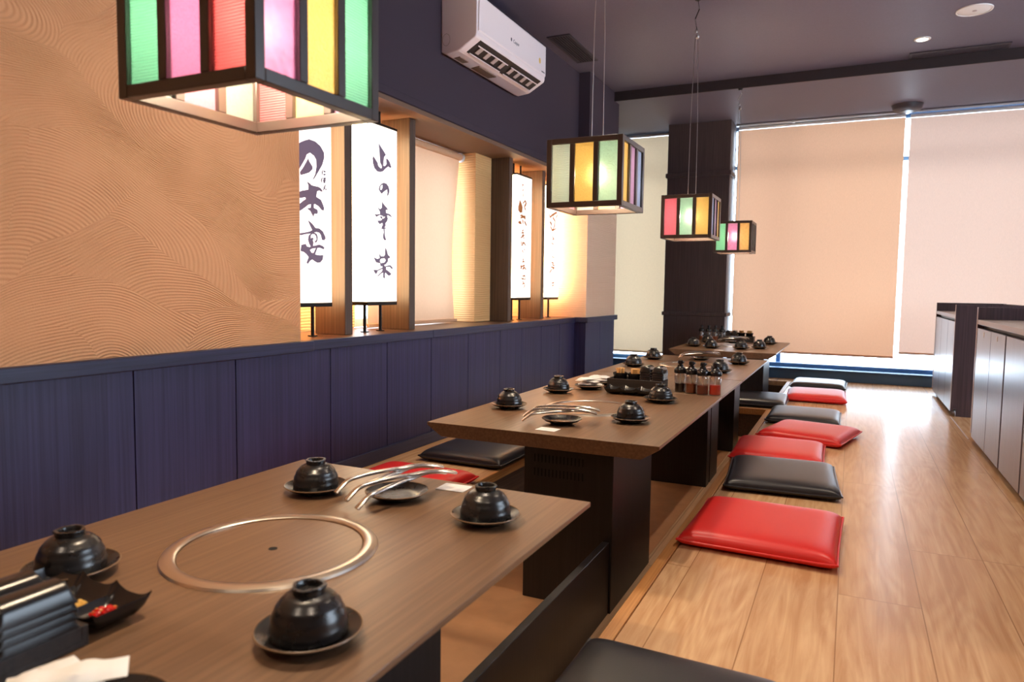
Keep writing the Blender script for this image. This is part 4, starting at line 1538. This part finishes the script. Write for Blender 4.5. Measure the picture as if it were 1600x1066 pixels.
def wipe_proto():
    t = MB()
    nx, ny = 14, 6
    vs, fs = [], []
    for lay in (1, -1):
        for j in range(ny + 1):
            for i in range(nx + 1):
                u, v = -1 + 2 * i / nx, -1 + 2 * j / ny
                hgt = 0.0075 * (1 - u ** 6) * (1 - v ** 4) + 0.0028 * math.sin(7 * u + 4 * v) * math.cos(5 * v)*(1-u**6)
                vs.append((0.055 * u, 0.022 * v, 0.0045 + lay * max(0.0004, hgt if lay > 0 else 0.004 * (1 - u ** 6) * (1 - v ** 4))))
    M_ = (nx + 1) * (ny + 1)
    for j in range(ny):
        for i in range(nx):
            a = j * (nx + 1) + i
            fs.append((a, a + 1, a + nx + 2, a + nx + 1))
            fs.append((a + M_, a + nx + 1 + M_, a + nx + 2 + M_, a + 1 + M_))
    return t.add(vs, fs)


# --- second table / middle section
rack(-0.845, 3.075, 0.245, 0.115, 0.058, 'black wooden rack behind the garlic dish on the second table')
POT.location, POT['label'] = (-0.9245, 3.075, TZ + 0.0095), 'black pot of tan paper, left one in the second table rack'
dup(POT, (-0.8565, 3.075, TZ + 0.0095), 1.2, 'black pot of tan paper, right one in the second table rack')
first = True
for rx_, ry_, zb, n, rz, where in ((-0.772, 3.075, TZ + 0.0592, 4, 0.0, 'the second table rack'), (-0.892, 0.490, TZ + 0.0272, 4, 0.0, 'the chili dish table'), (-0.965, 6.64, TZ + 0.0512, 3, 0.0, 'the column table rack')):
    for k in range(n):
        lab = 'upturned black dish in the stack on %s, %s' % (where, ('bottom', 'second from the bottom', 'third from the bottom', 'fourth from the bottom', 'topmost of five')[k] if k < n - 1 or n == 5 else 'topmost')
        loc = (rx_ + R.uniform(-0.0008, 0.0008), ry_, zb + 0.0105 * k)
        if first:
            TRAY.location, TRAY['label'], first = loc, lab, False
        else:
            dup(TRAY, loc, rz, lab)
DISH.location, DISH['label'] = (-0.845, 2.968, TZ + 0.0008), 'black three bay dish with garlic, before the second table rack'
chopped('minced_garlic', -0.845, 2.968, TZ + 0.004, 0.018, 0.014, 60, GARLIC, 'pale minced garlic in the dish before the second table rack', 'garlic', 0.0035, 4)
names = ('dark soy', 'brown orange', 'red brown', 'bright red')
BOT = []
for k, (x, y) in enumerate(((-0.678, 3.175), (-0.624, 3.152), (-0.571, 3.130), (-0.519, 3.140))):
    b = bottle_proto(k, k)
    b.location = (x, y, TZ + 0.0006)
    b['label'] = 'clear bottle of %s sauce in the front row on the middle table' % names[k]
    BOT.append(b)
WIPE_ME = wipe_proto().build('wipe_packet', PAPER, None)
first = True
plate(-1.060, 3.045, 'black plate with white wipe packets on the second table', 1.0)
plate(-1.055, 3.215, 'black plate with white wipe packets behind the first one, on the middle section', 1.0)
plate(-0.672, 0.440, 'black plate with white wipe packets at the near end of the chili dish table', 1.1)
plate(-0.660, 0.505, 'black plate peeking out beside the wipe packets at the near end', 0.0001) if False else None
WP = [(-1.062, 3.045, 3, 'the front plate by the second table rack'), (-1.055, 3.215, 2, 'the plate on the middle section'), (-0.712, 0.442, 3, 'the plate before the chili dish')]
ORD = ('bottom', 'second', 'third', 'top')
for x, y, n, where in WP:
    for k in range(n):
        rz = (0.35, -0.25, 0.9, 0.1)[k]
        loc = (x + (0.006, -0.008, 0.004, -0.02)[k], y + (0, 0.006, -0.004, 0.002)[k], TZ + 0.0170 + 0.0125 * k)
        lab = 'white packet on %s, %s' % (where, 'uppermost' if k == n - 1 else ORD[k] + ' from below')
        if first:
            o = WIPE_ME
            first = False
        else:
            o = WIPE_ME.copy()
            COL.objects.link(o)
        o.location, o.rotation_euler = loc, (0.0, 0.0, rz)
        tag(o, lab, 'wipe packet', 'white wet wipe packets')

# --- chili dish table
rack(-0.985, 0.490, 0.29, 0.115, 0.026, 'black wooden rack behind the chili dish')
dup(DISH, (-0.950, 0.596, TZ + 0.0008), 0.0, 'black three bay dish with red chili and garlic')
chopped('chopped_chili', -0.878, 0.596, TZ + 0.0062, 0.0195, 0.0165, 70, CHILI, 'chopped red chili in the dish on its table', 'chili', 0.0052, 9)
chopped('chili_seeds', -0.878, 0.594, TZ + 0.012, 0.022, 0.020, 9, CHILI_SEED, 'pale chili seeds among the chopped red chili', 'seeds', 0.003, 12)
chopped('minced_garlic', -0.950, 0.596, TZ + 0.004, 0.018, 0.016, 40, GARLIC, 'pale minced garlic beside the chopped red chili', 'garlic', 0.0038, 5)
dup(POT, (-1.085, 0.500, TZ + 0.0095), 0.7, 'black pot of tan paper in the rack behind the chili dish')

# --- column table
rack(-0.900, 6.64, 0.26, 0.115, 0.05, 'black wooden rack at the back of the column table', div=-0.12)
dup(POT, (-0.882, 6.64, TZ + 0.0095), 0.3, 'black pot of tan paper, left one in the column table rack')
dup(POT, (-0.813, 6.64, TZ + 0.0095), 1.5, 'black pot of tan paper, right one in the column table rack')
for k, x in enumerate((-1.225, -1.163, -1.102, -1.043)):
    dup(BOT[(1, 3, 1, 0)[k]], (x, 6.60, TZ + 0.0006), 0.2 * k, 'clear sauce bottle on the column table, %s' % ('first from the wall', 'second from the wall', 'third from the wall', 'beside the rack')[k])

# ------------------------------------------------------------------ floor cushions
def cushion(x, y, w, d, rz, mat, label, group, hgt=0.056):
    t = thing('floor_cushion', label, 'cushion', (x, y, 0.0035), rz, group)
    n = 34
    vs, fs = [], []
    def cl(u):
        return math.copysign(1 - (1 - abs(u)) ** 1.6, u)
    seam = 0.017
    for lay in (0, 1):
        for j in range(n + 1):
            for i in range(n + 1):
                u, v = cl(-1 + 2 * i / n), cl(-1 + 2 * j / n)
                k = (max(0.0, 1 - abs(u) ** 9) * max(0.0, 1 - abs(v) ** 9)) ** 0.42
                k2 = (max(0.0, 1 - abs(u) ** 16) * max(0.0, 1 - abs(v) ** 16)) ** 0.5
                corner = 1 - 0.025 * (abs(u) ** 3) * (1 - abs(v) ** 4) * 0
                puff = 1 + 0.05 * (1 - u * u) * (1 - v * v)
                z = seam + (hgt - seam) * k * puff * 0.96 if lay == 0 else seam - seam * k2
                bx = 1 - 0.018 * (1 - abs(v) ** 3) * abs(u)
                by = 1 - 0.018 * (1 - abs(u) ** 3) * abs(v)
                vs.append((u * w / 2 * bx, v * d / 2 * by, z))
    M_ = (n + 1) ** 2
    for j in range(n):
        for i in range(n):
            a = j * (n + 1) + i
            fs.append((a, a + 1, a + n + 2, a + n + 1))
            fs.append((a + M_, a + n + 1 + M_, a + n + 2 + M_, a + 1 + M_))
    mb = MB().add(vs, fs)
    mb.build('pad', mat, t, smooth=75)
    ring_ = []
    k = 20
    for i in range(k):
        ring_.append((-1 + 2 * i / k, -1))
    for i in range(k):
        ring_.append((1, -1 + 2 * i / k))
    for i in range(k):
        ring_.append((1 - 2 * i / k, 1))
    for i in range(k):
        ring_.append((-1, 1 - 2 * i / k))
    pts = []
    for u, v in ring_:
        bx = 1 - 0.018 * (1 - abs(v) ** 3) * abs(u)
        by = 1 - 0.018 * (1 - abs(u) ** 3) * abs(v)
        pts.append((u * (w / 2 + 0.002) * bx, v * (d / 2 + 0.002) * by, seam + 0.001 + 0.004 * (abs(u) * abs(v)) ** 6))
    MB().sweep(pts, 0.0042, 0.0036, n=8, closed=True).build('piping', mat, t)
    return t


CG = 'leatherette floor cushions along the aisle'
cushion(-0.285, 1.215, 0.425, 0.46, -0.03, LEATHER_BLACK, 'black floor cushion cut off by the bottom of the picture', CG)
cushion(-0.228, 2.425, 0.455, 0.485, -0.02, LEATHER_RED, 'large bright red floor cushion in front of all the other aisle cushions', CG)
cushion(-0.236, 3.165, 0.43, 0.50, 0.08, LEATHER_BLACK, 'black floor cushion directly behind the large bright red one', CG)
cushion(-0.292, 3.660, 0.41, 0.46, 0.02, LEATHER_RED, 'red floor cushion at the pit edge, directly behind a black one', CG)
cushion(-0.180, 4.220, 0.43, 0.46, -0.22, LEATHER_RED, 'red floor cushion turned askew towards the aisle', CG)
cushion(-0.240, 4.780, 0.415, 0.48, 0.0, LEATHER_BLACK, 'black floor cushion just behind the askew red one', CG)
cushion(-0.590, 5.370, 0.415, 0.50, 0.02, LEATHER_BLACK, 'black floor cushion on the crosswise platform at the end of the long tables', CG)
cushion(-0.213, 5.800, 0.41, 0.52, 0.03, LEATHER_RED, 'red floor cushion gleaming in daylight, second from the far window', CG)
cushion(-0.222, 6.520, 0.42, 0.46, -0.02, LEATHER_BLACK, 'black floor cushion gleaming in daylight, closest to the far window', CG)
CW = 'leatherette cushions on the wall side bench'
cushion(-1.575, 2.310, 0.43, 0.46, 0.0, LEATHER_RED, 'red cushion on the wall side bench behind the chili dish table', CW)
cushion(-1.565, 2.930, 0.42, 0.38, 0.0, LEATHER_BLACK, 'black cushion on the wall side bench, half under the second table', CW)

# ------------------------------------------------------------------ service cabinets
def cabinet(y0, y1, label, doors, end_near, end_far):
    t = thing('service_cabinet', label, 'cabinet', (0.615, y0, 0.0), 0, 'dark service cabinets along the aisle')
    Ld, dp = y1 - y0, 0.46
    MB().box(0.022, dp, 0.02, Ld - 0.02, 0.045, 0.60).build('carcass', CAB, t)
    MB().box(0.05, dp, 0.02, Ld - 0.02, 0.0005, 0.045).build('toe_kick', METAL_BLACK, t)
    MB().box(0.0, dp - 0.02, 0.02, Ld - 0.02, 0.642, 0.667).build('counter_top', CAB_TOP, t, 0.002)
    MB().box(0.03, dp - 0.02, 0.02, Ld - 0.02, 0.60, 0.642).build('drawer_recess', METAL_BLACK, t)
    MB().box(dp - 0.02, dp, 0.0, Ld, 0.0005, 0.73).build('back_panel', CAB, t, 0.001)
    e = MB().extrude([(0.0, 0.05), (0.0, 0.733), (dp, 0.733), (dp, 0.0005), (0.03, 0.0005), (0.03, 0.05)], 'y', Ld - 0.02, Ld)
    o = e.build('end_panel', CAB, t, 0.001)
    MB().box(-0.002, 0.0, Ld - 0.0195, Ld - 0.0005, 0.05, 0.733).build('edging', EDGING, o)
    e = MB().extrude([(0.0, 0.05), (0.0, 0.733 if end_near else 0.667), (dp, 0.733 if end_near else 0.667), (dp, 0.0005), (0.03, 0.0005), (0.03, 0.05)], 'y', 0.0, 0.02)
    o = e.build('end_panel', CAB, t, 0.001)
    MB().box(-0.002, 0.0, 0.0005, 0.0195, 0.05, 0.733 if end_near else 0.667).build('edging', EDGING, o)
    for a, b, lab in doors:
        d = MB().box(0.0, 0.02, a - y0 + 0.0015, b - y0 - 0.0015, 0.03, 0.622).build('door', CAB_DOOR, t, 0.0015)
        if lab:
            for q in lab:
                MB().box(-0.0012, 0.0002, q - y0 - 0.009, q - y0 + 0.009, 0.585, 0.608).build('paper_tag', PAPER, d)
    return t


cabinet(1.9, 4.54, 'long dark service cabinet with pale door tags, partly outside the picture', [(1.92, 2.60, None), (2.603, 3.28, None), (3.30, 3.715, None), (3.74, 4.095, (3.93,)), (4.098, 4.518, (4.30,))], False, True)
cabinet(5.42, 6.60, 'dark service cabinet closest to the far window', [(5.44, 5.80, None), (5.803, 6.19, None), (6.193, 6.578, None)], True, True)
# pale joint strip in the floor between the cabinets
struct('trim_10', MB().box(0.612, 0.619, 4.60, 5.40, 0.0003, 0.002), EDGING)
